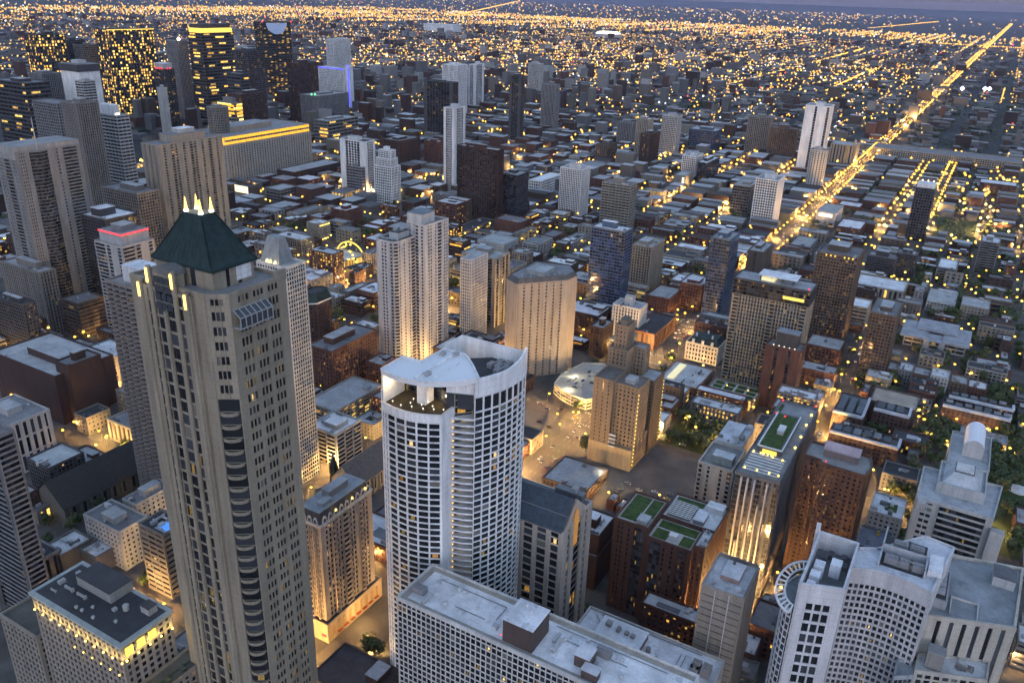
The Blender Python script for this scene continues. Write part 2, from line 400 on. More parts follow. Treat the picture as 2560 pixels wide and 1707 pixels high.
def hut(root, x0, x1, y0, y1, z0, z1, col, roof=None, name='penthouse', cap=.5):
    ox, oy = root.location.x, root.location.y; mb = MB()
    mb.box(x0-ox, x1-ox, y0-oy, y1-oy, z0, z1, bottom=False)
    o = part(mb, name, 'facade', root, col)
    if roof:
        mb = MB(); mb.box(x0-ox-.2, x1-ox+.2, y0-oy-.2, y1-oy+.2, z1+.003, z1+cap); part(mb, name+'_roof', 'roofing', o, roof)
    return o
def blk(root, name, mat, boxes, color=None):
    """boxes in world coordinates joined into one part"""
    ox, oy = root.location.x, root.location.y; mb = MB()
    for b in boxes: mb.box(b[0]-ox, b[1]-ox, b[2]-oy, b[3]-oy, b[4], b[5])
    return part(mb, name, mat, root, color)
def clutter(root, x0, x1, y0, y1, z, k):
    for i in range(k):
        kd = RN.choice(('chiller', 'chiller', 'vent', 'duct', 'hatch', 'vent'))
        unit(root, RN.uniform(x0, x1), RN.uniform(y0, y1), z, kd, RN.uniform(.7, 1.3), RN.choice((0, PI/2)), RN.choice(((.3, .3, .31), (.45, .46, .47), (.12, .12, .13), (.22, .2, .19))))
def claim(poly, short=None):
    xs = [p[0] for p in poly]; ys = [p[1] for p in poly]; FOOT.append((min(xs), max(xs), min(ys), max(ys)))
    if short: LAND.append((short, (min(xs)+max(xs))/2, (min(ys)+max(ys))/2))
def jit(c, a=.08):
    k = 1+RN.uniform(-a, a); return tuple(max(.008, v*k*(1+RN.uniform(-a, a)*.12)) for v in c)
TABLE = """
office_tower|dark office block with long lit floor bands~at the far left edge below the lights|-860,-1478,140,99,45|bands|D|0.35|g|
office_tower|black and pale vertically striped tower~beside the blank white block|-968,-1603,140,42,43|piers|G|0.02|g|
office_tower|blank white block with a dark crown~standing among the dark office towers|-976,-1497,150,53,43|blank|W|0|d|crown
office_tower|slim pale banded tower~in front of the blank white block|-936,-1428,142,22,24|bands|L|0.02|l|
apartment_tower|grey green tower with a dark glass top~left of the stepped striped tower|-744,-1207,140,60,30|grid|G|0.03|g|lite
apartment_tower|stepped brown striped tower~behind the grand twin flanked tower|-653,-1018,165,31,31|piers|T|0.03|g|
apartment_tower|pale glass tower with a blank slab on top~left of the yellow windowed office|-717,-1032,150,35,19|bands|L|0.04|l|slab
office_tower|tall dark office tower sprinkled with yellow windows~with a lit line along its top|-1314,-1880,200,45,132|grid|D|0.5|d|topline
office_tower|dark office tower with rows of yellow windows~behind the blank white block|-1159,-1918,190,40,74|grid|D|0.5|d|
office_tower|dark narrow tower with a pale flat roof~behind the blank white block|-1293,-2010,170,35,50|grid|D|0.05|l|
office_tower|plain grey tower~left of the tall yellow windowed office|-1308,-1978,160,35,46|grid|G|0.03|g|
office_tower|dark tower topped by red lights~right of the tall yellow windowed office|-1269,-1632,130,34,26|grid|D|0.12|w|red
apartment_tower|slender pale shaft~in front of the dark tower with red lights|-1148,-1491,110,15,12|blank|L|0|w|
office_tower|grey ribbed tower with a white beacon~left of the tower with a lit crown|-1391,-1734,180,35,33|piers|G|0.05|g|beacon
office_tower|office tower with a glowing yellow crown~left of the half moon topped tower|-1413,-1670,200,45,98|bands|D|0.45|d|litcrown
office_tower|black windowless looking tower~right of the half moon topped tower|-1520,-1471,140,35,67|grid|M|0.04|d|
hotel_tower|white striped slab edged with blue neon~by the dark tower|-1802,-1576,105,93,17|piers|W|0.02|l|blue
apartment_tower|pale striped twin shaft tower~behind the blue edged slab|-2184,-1951,150,30,85|piers|W|0.02|l|
office_tower|wide grey block with green lit roof hut~in front of the blue edged slab|-1488,-1383,75,56,106|piers|G|0.02|l|green
office_tower|low office block with warm lit floors~right of the huge orange lit mart|-1336,-1219,50,39,97|bands|T|0.45|l|
office_tower|square tower crown flooded in orange light~on the huge orange lit mart|-1136,-1269,100,49,18|bands|T|0.95|g|amber
office_tower|dark red block~behind the huge orange lit mart|-1173,-1289,112,40,62|grid|M|0.02|d|
office_tower|grey narrow tower with a white mast edge~between the lit crown and half moon towers|-1304,-1404,180,40,44|grid|D|0.05|g|
apartment_tower|round ribbed concrete tower~in front of the huge orange lit mart|-977,-1137,118,34,34|round|T|0.03|g|
office_tower|banded office with lit upper floors~in front of the grey narrow tower|-1281,-1407,135,40,69|bands|D|0.4|l|
office_tower|dark glass block with a pale roof and rooftop hut~behind the building with red neon|-470,-718,100,41,36|gridf|D|0.03|w|hut
apartment_tower|beige block with a curved dark roof edge~left of the ribbed apartment slab|-556,-785,100,61,27|grid|T|0.04|g|
apartment_tower|ribbed beige apartment slab with a stepped top~behind the green pyramid roof|-615,-819,140,28,92|ribbed|B|0.05|g|steps
office_tower|grey ribbed office block with two pale roof plates~left of the grand twin flanked tower|-405,-731,62,61,15|piers|T|0.04|l|hut
office_tower|black gridded office block~at the left edge below the ribbed office block|-352,-670,60,45,11|gridf|D|0.08|d|
department_store|wide dark brick store with a big pale roof~at the left edge|-308,-563,40,81,48|blank|M|0.0|l|
department_store|tall dark brick block with roof plant~right of the wide brick store|-315,-555,48,16,26|blank|M|0.01|g|
office_building|pale building with tall dark slots between piers~at the left edge|-242,-523,38,40,35|slots|L|0.0|g|
apartment_tower|dark tower edge with curved balconies~cut off by the left edge|-172,-377,112,30,9|balc|G|0.02|g|
office_building|low dark glass building with a pale blue roof~in front of the stone church|-244,-475,24,23,24|gridf|D|0.02|l|
office_building|low grey stone building with square windows~left of the rooftop pool building|-224,-377,26,32,18|punch|L|0.02|g|
office_building|long rear wing of grey stone with square windows~behind the low grey stone building|-246,-392,26,12,26|punch|L|0.02|g|
hotel_tower|tan building with a blue rooftop pool and lit bands~left of the green pyramid tower|-222,-335,42,19,15|bands2|T|0.3|d|pool
low_rise_building|small dark brick block with a pale roof~left of the stone church|-219,-468,18,14,12|punch|M|0.02|l|
low_rise_building|low pavilion with a glowing yellow front~by the left courtyard|-224,-460,9,16,13|slots|T|0.85|g|
low_rise_building|narrow building with a white roof~left of the low grey stone building|-202,-401,14,16,19|blank|T|0.0|w|
low_rise_building|tiny hall with a white roof~below the low grey stone building|-213,-386,12,14,12|blank|T|0.0|w|
office_building|long low stone arcade~at the left edge above the hotel|-168,-404,16,18,35|slots|G|0.03|d|
low_rise_building|small corner building lit orange~beside the bright street crossing|-308,-533,14,14,19|punch|T|0.3|d|
low_rise_building|low stone building with orange lit columns~beside the bright street crossing|-314,-485,16,31,16|slots|B|0.25|g|
apartment_tower|red brick tower with a slate mansard top~right of the white lattice tower|-477,-463,66,18,27|octa|M|0.05|d|mansard
apartment_building|long red brick apartment block with an orange lit side~right of the white lattice tower|-453,-423,42,26,57|brick|R|0.1|g|
apartment_building|grey midrise with a white roof and strip balconies~beside the white lattice tower|-374,-350,26,25,26|balc2|L|0.06|w|
parking_garage|open concrete parking garage with glowing decks~left of the curved white tower|-411,-383,18,30,55|deck|B|0.5|l|
low_rise_building|low beige hall with a hipped pale roof~below the yellow arches restaurant|-624,-553,16,10,34|blank|T|0.0|l|
apartment_tower|dark brown slab with pale balcony edges~in the centre distance|-1008,-604,105.7,68,16|slabgrid|M|0.02|l|
office_tower|dark blue glass block with a slanted roof~right of the dark brown slab|-1030,-583,69.3,31,33|glassb|D|0.02|l|
apartment_tower|white gridded tower with a stepped roof~left of the banded beige office|-1110,-519,73.3,35,29|ribgrid|W|0.05|l|
office_tower|banded beige office with a pale roof box~behind the blue glass tower|-1066,-422,70.2,43,24|bands|B|0.02|g|hut
low_rise_building|low white gridded block~left of the white gridded tower|-1206,-638,23.5,22,75|grid|W|0.08|w|
apartment_tower|tall slim white tower with side ribs~left of the dark brown slab|-1139,-767,136.4,20,33|strip|W|0.04|l|
apartment_tower|tower framed in black with a white portal~behind the slim white tower|-1562,-1056,124.8,77,22|frame|D|0.03|d|
apartment_tower|pale ribbed tower~behind the slim white tower|-1885,-1260,130.8,47,49|piers|W|0.03|w|
apartment_tower|white tower with a dark centre stripe~right of the pale ribbed tower|-2013,-1288,124.2,19,50|strip|W|0.03|w|
apartment_tower|black slender tower with two white edges~in the distance beyond the dark brown slab|-1601,-906,147.1,27,18|strip|D|0.04|d|
apartment_tower|grey ribbed tower~right of the black slender tower|-1839,-943,109.1,38,22|piers|G|0.04|g|
apartment_tower|pale tower with a lit roof~behind the grey ribbed tower|-2328,-1251,112.5,41,22|piers|L|0.05|w|
apartment_tower|white portal tower with dark glass~left of the white stepped tower|-1030,-864,85.9,52,24|strip|W|0.03|d|
apartment_building|grey annex~at the foot of the white portal tower|-1022,-866,46.3,32,22|bands|G|0.04|l|
apartment_tower|white stepped tower with vertical ribs~in the centre left distance|-1008,-795,69.7,33,22|ribgrid|W|0.06|l|deco
warehouse|big dark brick loft~right of the white stepped tower|-1210,-934,56.5,40,63|brick|M|0.04|g|
warehouse|dark red brick loft with a pale roof~left of the slim white tower|-1286,-901,49.0,33,17|brick|R|0.05|l|
low_rise_building|brown block with a bright white roof~left of the dark brown slab|-1113,-780,12.3,23,28|brick|N|0.05|w|
low_rise_building|tan block with a red neon sign~at the foot of the dark brown slab|-1035,-700,21.7,34,18|punch|T|0.1|g|neon
low_rise_building|low dark roofed hall with a lit shopfront~at the foot of the dark brown slab|-917,-601,8.1,21,80|bands|T|0.4|d|
low_rise_building|reddish plinth~under the dark blue glass block|-966,-540,19.8,41,30|blank|R|0.02|g|
office_building|blank grey building with stepped roofs~behind the beige ribbed glass tower|-863,-505,19.1,39,37|blank|L|0.02|l|
parking_garage|small grey parking garage with pink lit decks~left of the blue glass tower|-878,-465,22.5,21,40|deck|L|0.12|g|
warehouse|red brick warehouse with a pale roof~beyond the low white gridded block|-1430,-761,15.9,31,48|brick|R|0.05|l|
low_rise_building|tan block with a bright white roof~left of the yellow arches restaurant|-728,-719,19.6,45,22|grid|T|0.03|w|
low_rise_building|small beige block with yellow lights at its cornice~behind the yellow arches restaurant|-790,-746,22.3,22,21|punch|B|0.2|w|cornice
warehouse|tall red brick warehouse with a stone base~behind the yellow arches restaurant|-843,-745,29.9,27,33|brick|R|0.05|w|
low_rise_building|red brick hall with two gables~right of the ribbed apartment slab|-855,-880,8.6,38,46|brick|R|0.03|l|
low_rise_building|long low beige building washed by street light~in front of the gabled hall|-839,-833,11.9,20,59|punch|B|0.15|g|
office_building|tan banded block with roof plant~behind the gabled brick hall|-912,-938,19.2,30,37|bands|T|0.03|l|
warehouse|dark red brick block with a white roof~in front of the wide brick loft|-1011,-969,13.7,35,32|brick|R|0.03|w|
warehouse|wide dark brick loft with white roof edges~left of the white portal tower|-1022,-1014,19.5,40,120|brick|M|0.03|l|
low_rise_building|dark block carrying a large lit billboard~right of the ribbed apartment slab|-898,-991,18.1,31,22|blank|N|0.05|d|billboard
low_rise_building|low glowing yellow block~at the foot of the white portal tower|-980,-868,11.8,27,58|slots|B|0.85|g|
low_rise_building|small grey gridded block~behind the white gridded tower|-1513,-716,11.5,20,58|grid|L|0.02|g|
apartment_tower|dark brown midrise~behind the banded beige office|-1534,-664,37.4,25,49|grid|N|0.04|d|
apartment_tower|grey striped tower~left of the tan bull nosed tower|-1766,-708,50.6,36,24|piers|G|0.05|g|
apartment_tower|tan bull nosed tower with a white cap~in the centre right distance|-1646,-624,79.5,27,24|piers|B|0.04|w|
apartment_tower|dark rose striped tower~in front of the tan bull nosed tower|-1532,-576,67.8,19,53|piers|M|0.05|d|
apartment_tower|pale grey glass tower~right of the tan bull nosed tower|-1704,-583,83.3,34,26|gridf|L|0.06|l|
apartment_tower|wide blue green glass block~right of the pale grey glass tower|-1810,-531,46.1,59,48|glassb|S|0.04|l|
apartment_tower|white ribbed tower~left of the black box tower|-1516,-475,39.9,26,43|ribgrid|W|0.05|l|
apartment_tower|black box tower with a white roof~right of the white ribbed tower|-1472,-439,38.7,18,74|glassb|D|0.03|w|
low_rise_building|tan block with a lit white panel~below the white ribbed tower|-1415,-459,21.9,21,44|blank|T|0.0|l|panel
low_rise_building|tan masonry block~above the glowing glass shop|-1400,-498,17.6,37,21|punch|T|0.05|l|
low_rise_building|glowing glass shop~at a street corner below the tan masonry block|-1314,-461,11.8,32,16|slots|B|0.9|l|
low_rise_building|red brick block~between the white gridded tower and the banded office|-1294,-561,21.9,28,40|brick|R|0.08|l|
office_tower|white marble tower with one dark stripe~beside the long bright avenue|-1718,-287,128.4,45,49|marble|W|0.0|l|
apartment_tower|grey rounded glass tower~in front of the white marble tower|-1551,-251,70.6,30,30|round|L|0.03|g|
apartment_tower|white ribbed tower with a sloped white hat~left of the long bright avenue|-1237,-260,70.4,32,40|ribgrid|W|0.04|l|hut
apartment_tower|glass tower with tan columns~left of the white hatted tower|-1287,-311,45.5,28,58|glassb|B|0.05|l|
apartment_tower|tan striped tower~left of the brown wide tower|-1865,-429,78.8,48,24|piers|T|0.03|g|
apartment_tower|brown wide tower~left of the white marble tower|-1796,-357,69.3,54,24|piers|N|0.03|g|
office_building|pale stone temple block with a corner turret~right of the rounded glass tower|-1845,-243,42.1,50,50|deco2|B|0.02|l|turret
low_rise_building|white corner box with a glowing sign~on the long bright avenue|-1300,-181,20.3,28,62|blank|L|0.0|l|sign
low_rise_building|orange lit brick block with a white roof~right of the white corner box|-1235,-136,18.0,32,52|brick|R|0.3|w|
low_rise_building|low hall with a broad white roof~behind the white corner box|-1413,-163,10.8,33,33|punch|R|0.1|w|
low_rise_building|low grey curved roof block~on the long bright avenue below the white corner box|-1132,-183,8.0,26,54|punch|T|0.05|l|
warehouse|enormous tan warehouse beside the river~right of the long bright avenue|-2000,61,21.1,290,70|grid|B|0.06|g|lite
warehouse|dark red warehouse with a white roof~at the right edge|-1722,53,20.7,58,40|grid|M|0.03|w|
apartment_tower|dark tower with a white crown~standing alone among trees at the right|-1292,-56,76.1,25,30|gridf|D|0.05|w|crownw
apartment_tower|grey balcony tower with a lit white roof~at the right edge|-1176,35,41.1,20,30|balc|G|0.03|w|
low_rise_building|small dark midrise with a white roof~beside the red lamp at the right|-1099,-5,19.4,20,44|balc2|G|0.05|w|
apartment_building|wide black gridded block~behind the brown gridded hotel tower|-1073,-71,26.3,33,28|gridf|D|0.03|g|hut
apartment_building|dark gridded block~right of the wide black gridded block|-1093,-50,30.2,23,22|gridf|D|0.03|g|
apartment_tower|beige ribbed glass tower~left of the eight sided hotel|-661,-396,72.0,39,27|ribglass|B|0.06|l|hut
office_tower|deep blue glass tower with a white core~above the bright avenue|-756,-301,93.7,37,21|blueglass|S|0.04|w|
apartment_tower|slim cream tower~right of the deep blue glass tower|-839,-301,57.7,22,39|ribgrid|B|0.06|l|
office_building|small white ribbed block~below the deep blue glass tower|-709,-260,33.9,28,19|piers|W|0.04|l|hut
apartment_building|dark brick midrise~left of the small white ribbed block|-653,-273,29.7,13,23|brick|M|0.05|l|
low_rise_building|corner shop with bright windows~right of the small white ribbed block|-701,-240,15.3,23,57|slots|R|0.5|d|
low_rise_building|red brick shop building with pale roof~right of the slim cream tower|-791,-259,19.9,25,41|brick|R|0.05|l|
office_building|red brick block with a white roof and roof lights~left of the slate blue tower|-828,-236,28.6,25,33|brick|R|0.1|w|
hotel_tower|dark hotel tower with cream columns and a white roof~at the right of the centre|-670,-102,96.8,61,24|cream|B|0.08|w|whitetop
apartment_tower|slate blue glass tower with a pale corner fin~behind the dark hotel tower|-802,-206,91.1,20,34|glassb|S|0.06|l|
apartment_building|brown block with a lit stair strip~right of the slate blue glass tower|-974,-209,35.1,18,49|strip2|N|0.04|l|
hotel_tower|brown gridded hotel tower with roof lamps~right of the dark hotel tower|-810,-86,92.0,37,41|gridf|N|0.09|g|lamps
apartment_tower|dark brown windowed tower~beside the orange lit side street|-750,-39,62.5,22,47|gridf|N|0.02|g|
apartment_tower|red brick tower with glass strips~in front of the dark hotel tower|-642,-96,54.5,28,18|redstrip|R|0.06|g|darkhut
low_rise_building|brick shop block with orange lit bays~below the brown gridded hotel tower|-749,-79,20.7,30,30|brick|R|0.2|l|
low_rise_building|low white roofed store with a glowing front~behind the dark brown windowed tower|-981,-50,15.8,52,42|slots|B|0.6|w|
low_rise_building|low grey library block~right of the street with trees|-984,3,10.4,28,47|grid|L|0.03|l|
low_rise_building|low tan school block with grey roofs~at the right among trees|-975,36,15.2,27,34|punch|B|0.06|l|
office_building|dark narrow building with a white slanted roof~right of the gabled office tower|-357,-142,34,14,23|blank|M|0.0|w|
low_rise_building|low grey roofed annex~right of the gabled office tower|-354,-141,22,16,23|blank|M|0.0|l|
low_rise_building|low flat shop row with a pale cluttered roof~between the avenue and the car park|-429,-182,9,33,34|brick|N|0.02|l|
low_rise_building|tiny brick hut with a white roof~at the car park corner|-432,-163,7,5,10|blank|R|0.02|w|
low_rise_building|tiny low hut with a white roof~beside the tiny brick hut|-429,-155,6,5,11|blank|R|0.02|w|
"""
CAT = dict(office_tower='office tower', apartment_tower='apartment tower', hotel_tower='hotel', office_building='office building', department_store='store', low_rise_building='building',
           apartment_building='apartment block', parking_garage='parking garage', warehouse='warehouse')
def lamp_bits(root, name, mat, pts, r=.45):
    ox, oy = root.location.x, root.location.y
    me = None
    for p in pts:
        if me is None:
            mb = MB(); mb.cyl(0, 0, -r, 0, r*.4, 6, r); mb.cyl(0, 0, 0, r, r, 6, r*.3); me = mb.mesh(name, mat)
        link(name, me, root, None, (p[0]-ox, p[1]-oy, p[2]))
def generic(line):
    kind, lab, nums, sty, colk, lit, rk, opt = line.split('|')
    x, y, z, ns, ew = [float(t) for t in nums.split(',')]; lit = float(lit)
    dist = math.hypot(x, y); far = dist > 1250
    poly = rect(x, y, ns, ew)
    if sty == 'octa':
        c = 5; poly = [(x-ew+c, y-ns), (x-c, y-ns), (x, y-ns+c), (x, y-c), (x-c, y), (x-ew+c, y), (x-ew, y-c), (x-ew, y-ns+c)]
    if sty == 'round':
        poly = [(x-ew/2+ew/2*math.cos(2*PI*i/18), y-ns/2+ns/2*math.sin(2*PI*i/18)) for i in range(18)]
    short, rest = lab.split('~')
    claim(poly, short)
    col = jit(C[colk]); rf = jit(ROOF[rk], .12)
    dark = .05 if colk == 'S' else .022 if colk == 'D' else .03
    if sty == 'blueglass': dark = .09
    zt = z
    if opt == 'slab': zt = z-8
    if opt == 'deco': zt = z-12
    if opt == 'whitetop': zt = z-13
    S = dict(STY[sty])
    if far: S['fh'] *= 1.25; S['bw'] *= 1.25
    if dist > 1600 and lit > .2: S['fh'] *= 1.5; S['bw'] *= 1.7
    if sty == 'deck': S['sh'] = .4
    warm = {'deck': .9}.get(sty, 1.9 if dist > 1600 else 1.)
    root, (w, g, r) = shell(kind, short+' '+rest, CAT[kind], poly, 0, zt, S, col, lit, rf, warm, dark,
                            wins=(64 if dist < 420 else 40 if dist < 620 else 24 if dist < 900 and z > 30 else 0) if sty not in ('blank', 'deck', 'slots') else 0)
    if sty == 'blueglass': g.color = (lit, 1, .03, 0)
    elif colk == 'S': g.color = (lit, 1, .035, .5)
    elif sty == 'glassb': g.color = (lit, 1, dark, .8)
    bx = (x-ew, x, y-ns, y); mx, my = x-ew/2, y-ns/2
    c2 = jit(tuple(v*.9 for v in col))
    pent = z > 24 and opt in ('', 'hut', 'red', 'steps', 'green', 'neon', 'lamps', 'blue')
    if opt == 'crown': hut(root, x-ew-2, x+2, y-ns-2, y+2, z+1.3, z+14, C['D'], ROOF['g'], 'crown'); hut(root, x-ew*.7, x-ew*.3, y-ns*.7, y-ns*.3, z+14.6, z+20, C['L'], ROOF['l'])
    elif opt == 'slab': hut(root, x-ew*.45, x-.5, y-ns*.9, y-ns*.1, zt+.0, z+6, C['W'], ROOF['w'], 'blank_screen'); blk(root, 'lit_strip', 'glow_white', [(x-ew*.4, x-1, y-ns*.1+.02, y-ns*.1+.4, zt+1.4, zt+3.4)])
    elif opt == 'topline': blk(root, 'light_line', 'glow_gold', [(x-ew, x, y+.75, y+1.1, z-1.2, z+.6)])
    elif opt == 'litcrown': blk(root, 'lit_crown', 'glow_gold', [(x-ew+2, x-2, y-ns+2, y-1, z+.05, z+11)]); blk(root, 'crown_roof', 'roofing', [(x-ew+4, x-6, y-ns+4, y-5, z+11.01, z+20)], C['D'])
    elif opt == 'red':
        hut(root, x-ew+2, x-2, y-ns+2, y-2, z, z+12, C['L'], ROOF['w'], 'screen'); lamp_bits(root, 'red_light', 'glow_red', [(x+.8, y-ns*t, z+1.5) for t in (.2, .4, .6, .8)]+[(x-ew*t, y+.8, z+1.5) for t in (.3, .6)], 1.6)
    elif opt == 'beacon': lamp_bits(root, 'beacon', 'glow_white', [(mx, my+8, z+4)], 4.5)
    elif opt == 'amber':
        hut(root, x-ew*.75, x-ew*.2, y-ns*.75, y-ns*.25, z, z+9, C['T'], ROOF['g'], 'tower_cap'); g.color = (.97, 1.6, .03, 1)
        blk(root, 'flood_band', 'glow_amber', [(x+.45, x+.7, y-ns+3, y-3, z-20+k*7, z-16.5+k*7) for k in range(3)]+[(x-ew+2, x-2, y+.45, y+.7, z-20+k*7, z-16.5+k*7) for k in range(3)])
    elif opt == 'pool':
        blk(root, 'swimming_pool', 'glow_pool', [(x-11, x-4, y-8, y-1.5, z+.1, z+.5)]); blk(root, 'pool_deck', 'roofing', [(x-13, x-2.5, y-10, y-1, z-.01, z+.08)], C['L'])
        unit(root, x-9, y-14, z, 'duct', 1.2); unit(root, x-5, y-13, z, 'chiller')
    elif opt == 'mansard':
        p2 = [(mx+(p[0]-mx)*1.04, my+(p[1]-my)*1.06) for p in poly]; p3 = [(mx+(p[0]-mx)*.78, my+(p[1]-my)*.72) for p in poly]; mb = MB(); ox, oy = root.location.x, root.location.y; n = len(poly)
        L2 = lambda p, zz: (p[0]-ox, p[1]-oy, zz)
        for i in range(n):
            j = (i+1) % n; mb.quad(L2(p2[i], z+1.5), L2(p2[j], z+1.5), L2(p3[j], z+9), L2(p3[i], z+9))
        part(mb, 'mansard_roof', 'slate', root)
        mb = MB(); mb.prism([(p[0]-ox, p[1]-oy) for p in p2], z+.3, z+1.5, True); part(mb, 'cornice', 'facade', root, C['W'])
        mb = MB(); mb.poly([L2(p, z+8) for p in p3]); part(mb, 'roof_well', 'roofing', root, ROOF['d'])
    elif opt == 'crownw': hut(root, x-ew+6, x-1, y-ns+1, y-1, z, z+6, C['W'], ROOF['w'], 'white_crown'); lamp_bits(root, 'roof_lamp', 'glow_white', [(x-ew+4, y-ns*t, z+7.2) for t in (.2, .5, .8)], 1.)
    elif opt == 'whitetop':
        tier(root, [(p[0]+(1.2 if p[0] > mx else -1.2), p[1]+(1.2 if p[1] > my else -1.2)) for p in poly], zt+.05, z, 'glassb', C['D'], .1, (.30, .31, .33), 1, .025)
        blk(root, 'canopy_roof', 'roofing', [(x-ew*.9, x-4, y-ns*.72, y-ns*.2, z+5, z+5.7)], ROOF['w'])
        blk(root, 'canopy_post', 'facade', [(x-ew*.85+i*6, x-ew*.85+i*6+.5, y-ns*.7+j*9, y-ns*.7+j*9+.5, z, z+5) for i in range(3) for j in range(4)], C['D'])
        blk(root, 'lit_lounge', 'glow_soft', [(x-ew*.7, x-7, y-ns*.68, y-ns*.5, z+.02, z+3)]); lamp_bits(root, 'red_light', 'glow_red', [(x, y-1, z+2)], .8)
        blk(root, 'lit_band', 'glow_gold', [(x+1.45, x+1.62, y-ns*.33, y-ns*.05, zt+3.5, zt+6)])
    elif opt == 'lamps': lamp_bits(root, 'roof_lamp', 'glow_gold', [(x+.9, y-ns*t, z-.6) for t in (.12, .22, .32, .55, .66, .77)], .9)
    elif opt == 'darkhut': hut(root, x-ew*.8, x-4, y-ns*.78, y-ns*.16, z, z+12, C['D'], (.25, .28, .32), 'roof_house'); lamp_bits(root, 'roof_lamp', 'glow_white', [(x-2, y-ns*t, z+1) for t in (.2, .35, .5, .65, .8)], .4)
    elif opt == 'sign': blk(root, 'lit_sign', 'glow_white', [(x+.5, x+.8, y-ns*.85, y-ns*.2, z-5.5, z-1.5)])
    elif opt == 'panel': blk(root, 'lit_panel', 'glow_sign', [(x+.5, x+.7, y-ns*.25, y-1, z-17, z-2)])
    elif opt == 'billboard': blk(root, 'billboard', 'glow_sign', [(x+.6, x+1, y-ns+1, y-1, z-9, z+2)])
    elif opt == 'neon': blk(root, 'neon_sign', 'glow_red', [(x+.5, x+.8, y-6.5, y-1.5, z-13, z-5)])
    elif opt == 'cornice': lamp_bits(root, 'cornice_light', 'glow_yellow', [(x-ew*t, y+.8, z-1.5) for t in (.06, .22, .38, .54, .7, .86)]+[(x-ew*t, y+.8, 2.) for t in (.06, .22, .38, .54, .7)], .8)
    elif opt == 'turret': mb = MB(); mb.cyl(x-4-root.location.x, y-4-root.location.y, z, z+9, 3.2, 10); mb.cyl(x-4-root.location.x, y-4-root.location.y, z+9, z+15, 3., 10, .3); part(mb, 'turret', 'facade', root, C['B'])
    elif opt == 'deco':
        tier(root, rect(x-2.5, y-3, ns-6, ew-5), zt+.01, zt+12, 'ribgrid', col, lit, rf); tier(root, rect(x-4.5, y-5, ns-11, ew-9), zt+12.02, zt+24, 'ribgrid', col, lit, rf)
        hut(root, mx-3, mx+3, my-4, my+4, zt+24, zt+29, col, ROOF['w'])
    if opt == 'blue':
        blk(root, 'blue_neon', 'glow_blue', [(x+.6, x+1, y-ns, y+1, z-2, z+.9)]); hut(root, x-ew*1., x-2, y+2, y+18, 0, z+10, C['W'], ROOF['w'], 'white_slab')
        blk(root, 'blue_neon_strip', 'glow_blue', [(x-2+.05, x-1.6, y+11, y+17, 8, z+4), (x-2+.05, x-1.6, y+3, y+18, z+9, z+10.5)])
    if opt == 'green': lamp_bits(root, 'green_light', 'glow_green', [(x+.8, y-ns*.35, z+3), (x+.8, y-ns*.15, z+4)], 2.5)
    if opt == 'steps':
        hut(root, x-ew*.75, x-ew*.25, y-ns*.9, y-2, z, z+9, col, ROOF['g'], 'upper_block'); hut(root, x-ew*.62, x-ew*.4, y-ns*.7, y-5, z+9.5, z+14, C['L'], ROOF['w'])
    if pent and opt != 'steps':
        a, b2 = RN.uniform(.25, .5), RN.uniform(.3, .55); px0 = mx-ew*a/2+RN.uniform(-1, 1)*ew*.1; py0 = my-ns*b2/2+RN.uniform(-1, 1)*ns*.1
        hh = RN.uniform(3.5, 6.5)*(1.3 if opt == 'hut' else 1); hut(root, px0, px0+ew*a, py0, py0+ns*b2, z, z+hh, c2, jit(ROOF['l' if rk != 'w' else 'w']))
    if not far and opt not in ('mansard', 'whitetop', 'deco'):
        k = 5 if dist < 520 else 3 if dist < 900 else 2
        for i in range(k):
            kd = RN.choice(('chiller', 'vent', 'duct', 'hatch', 'vent'))
            s = min(1.3, max(.7, min(ns, ew)/16))
            qx = x-3-RN.random()*max(.1, ew-6) if RN.random() < .5 else x-2.5; unit(root, qx, y-3-RN.random()*max(.1, ns-6), z+.01, kd, s, RN.choice((0, PI/2)), RN.choice(((.3, .3, .31), (.42, .43, .44), (.12, .12, .13))))
for line in TABLE.strip().split('\n'): generic(line)
# ================================================================== the big buildings, one by one
def curve_pts(ctrl, n):
    out = []; P = [ctrl[0]]+list(ctrl)+[ctrl[-1]]
    for i in range(1, len(P)-2):
        for k in range(n):
            t = k/n; a, b, c, d = P[i-1], P[i], P[i+1], P[i+2]
            out.append(tuple(.5*((2*b[q])+(c[q]-a[q])*t+(2*a[q]-5*b[q]+4*c[q]-d[q])*t*t+(3*b[q]-a[q]-3*c[q]+d[q])*t**3) for q in (0, 1)))
    out.append(tuple(ctrl[-1])); return out
def resample(pts, n):
    d = [0]
    for a, b in zip(pts, pts[1:]): d.append(d[-1]+math.hypot(b[0]-a[0], b[1]-a[1]))
    out = []; j = 0
    for k in range(n+1):
        s = d[-1]*k/n
        while j < len(d)-2 and d[j+1] < s: j += 1
        t = (s-d[j])/max(1e-6, d[j+1]-d[j]); out.append((pts[j][0]+(pts[j+1][0]-pts[j][0])*t, pts[j][1]+(pts[j+1][1]-pts[j][1])*t))
    return out

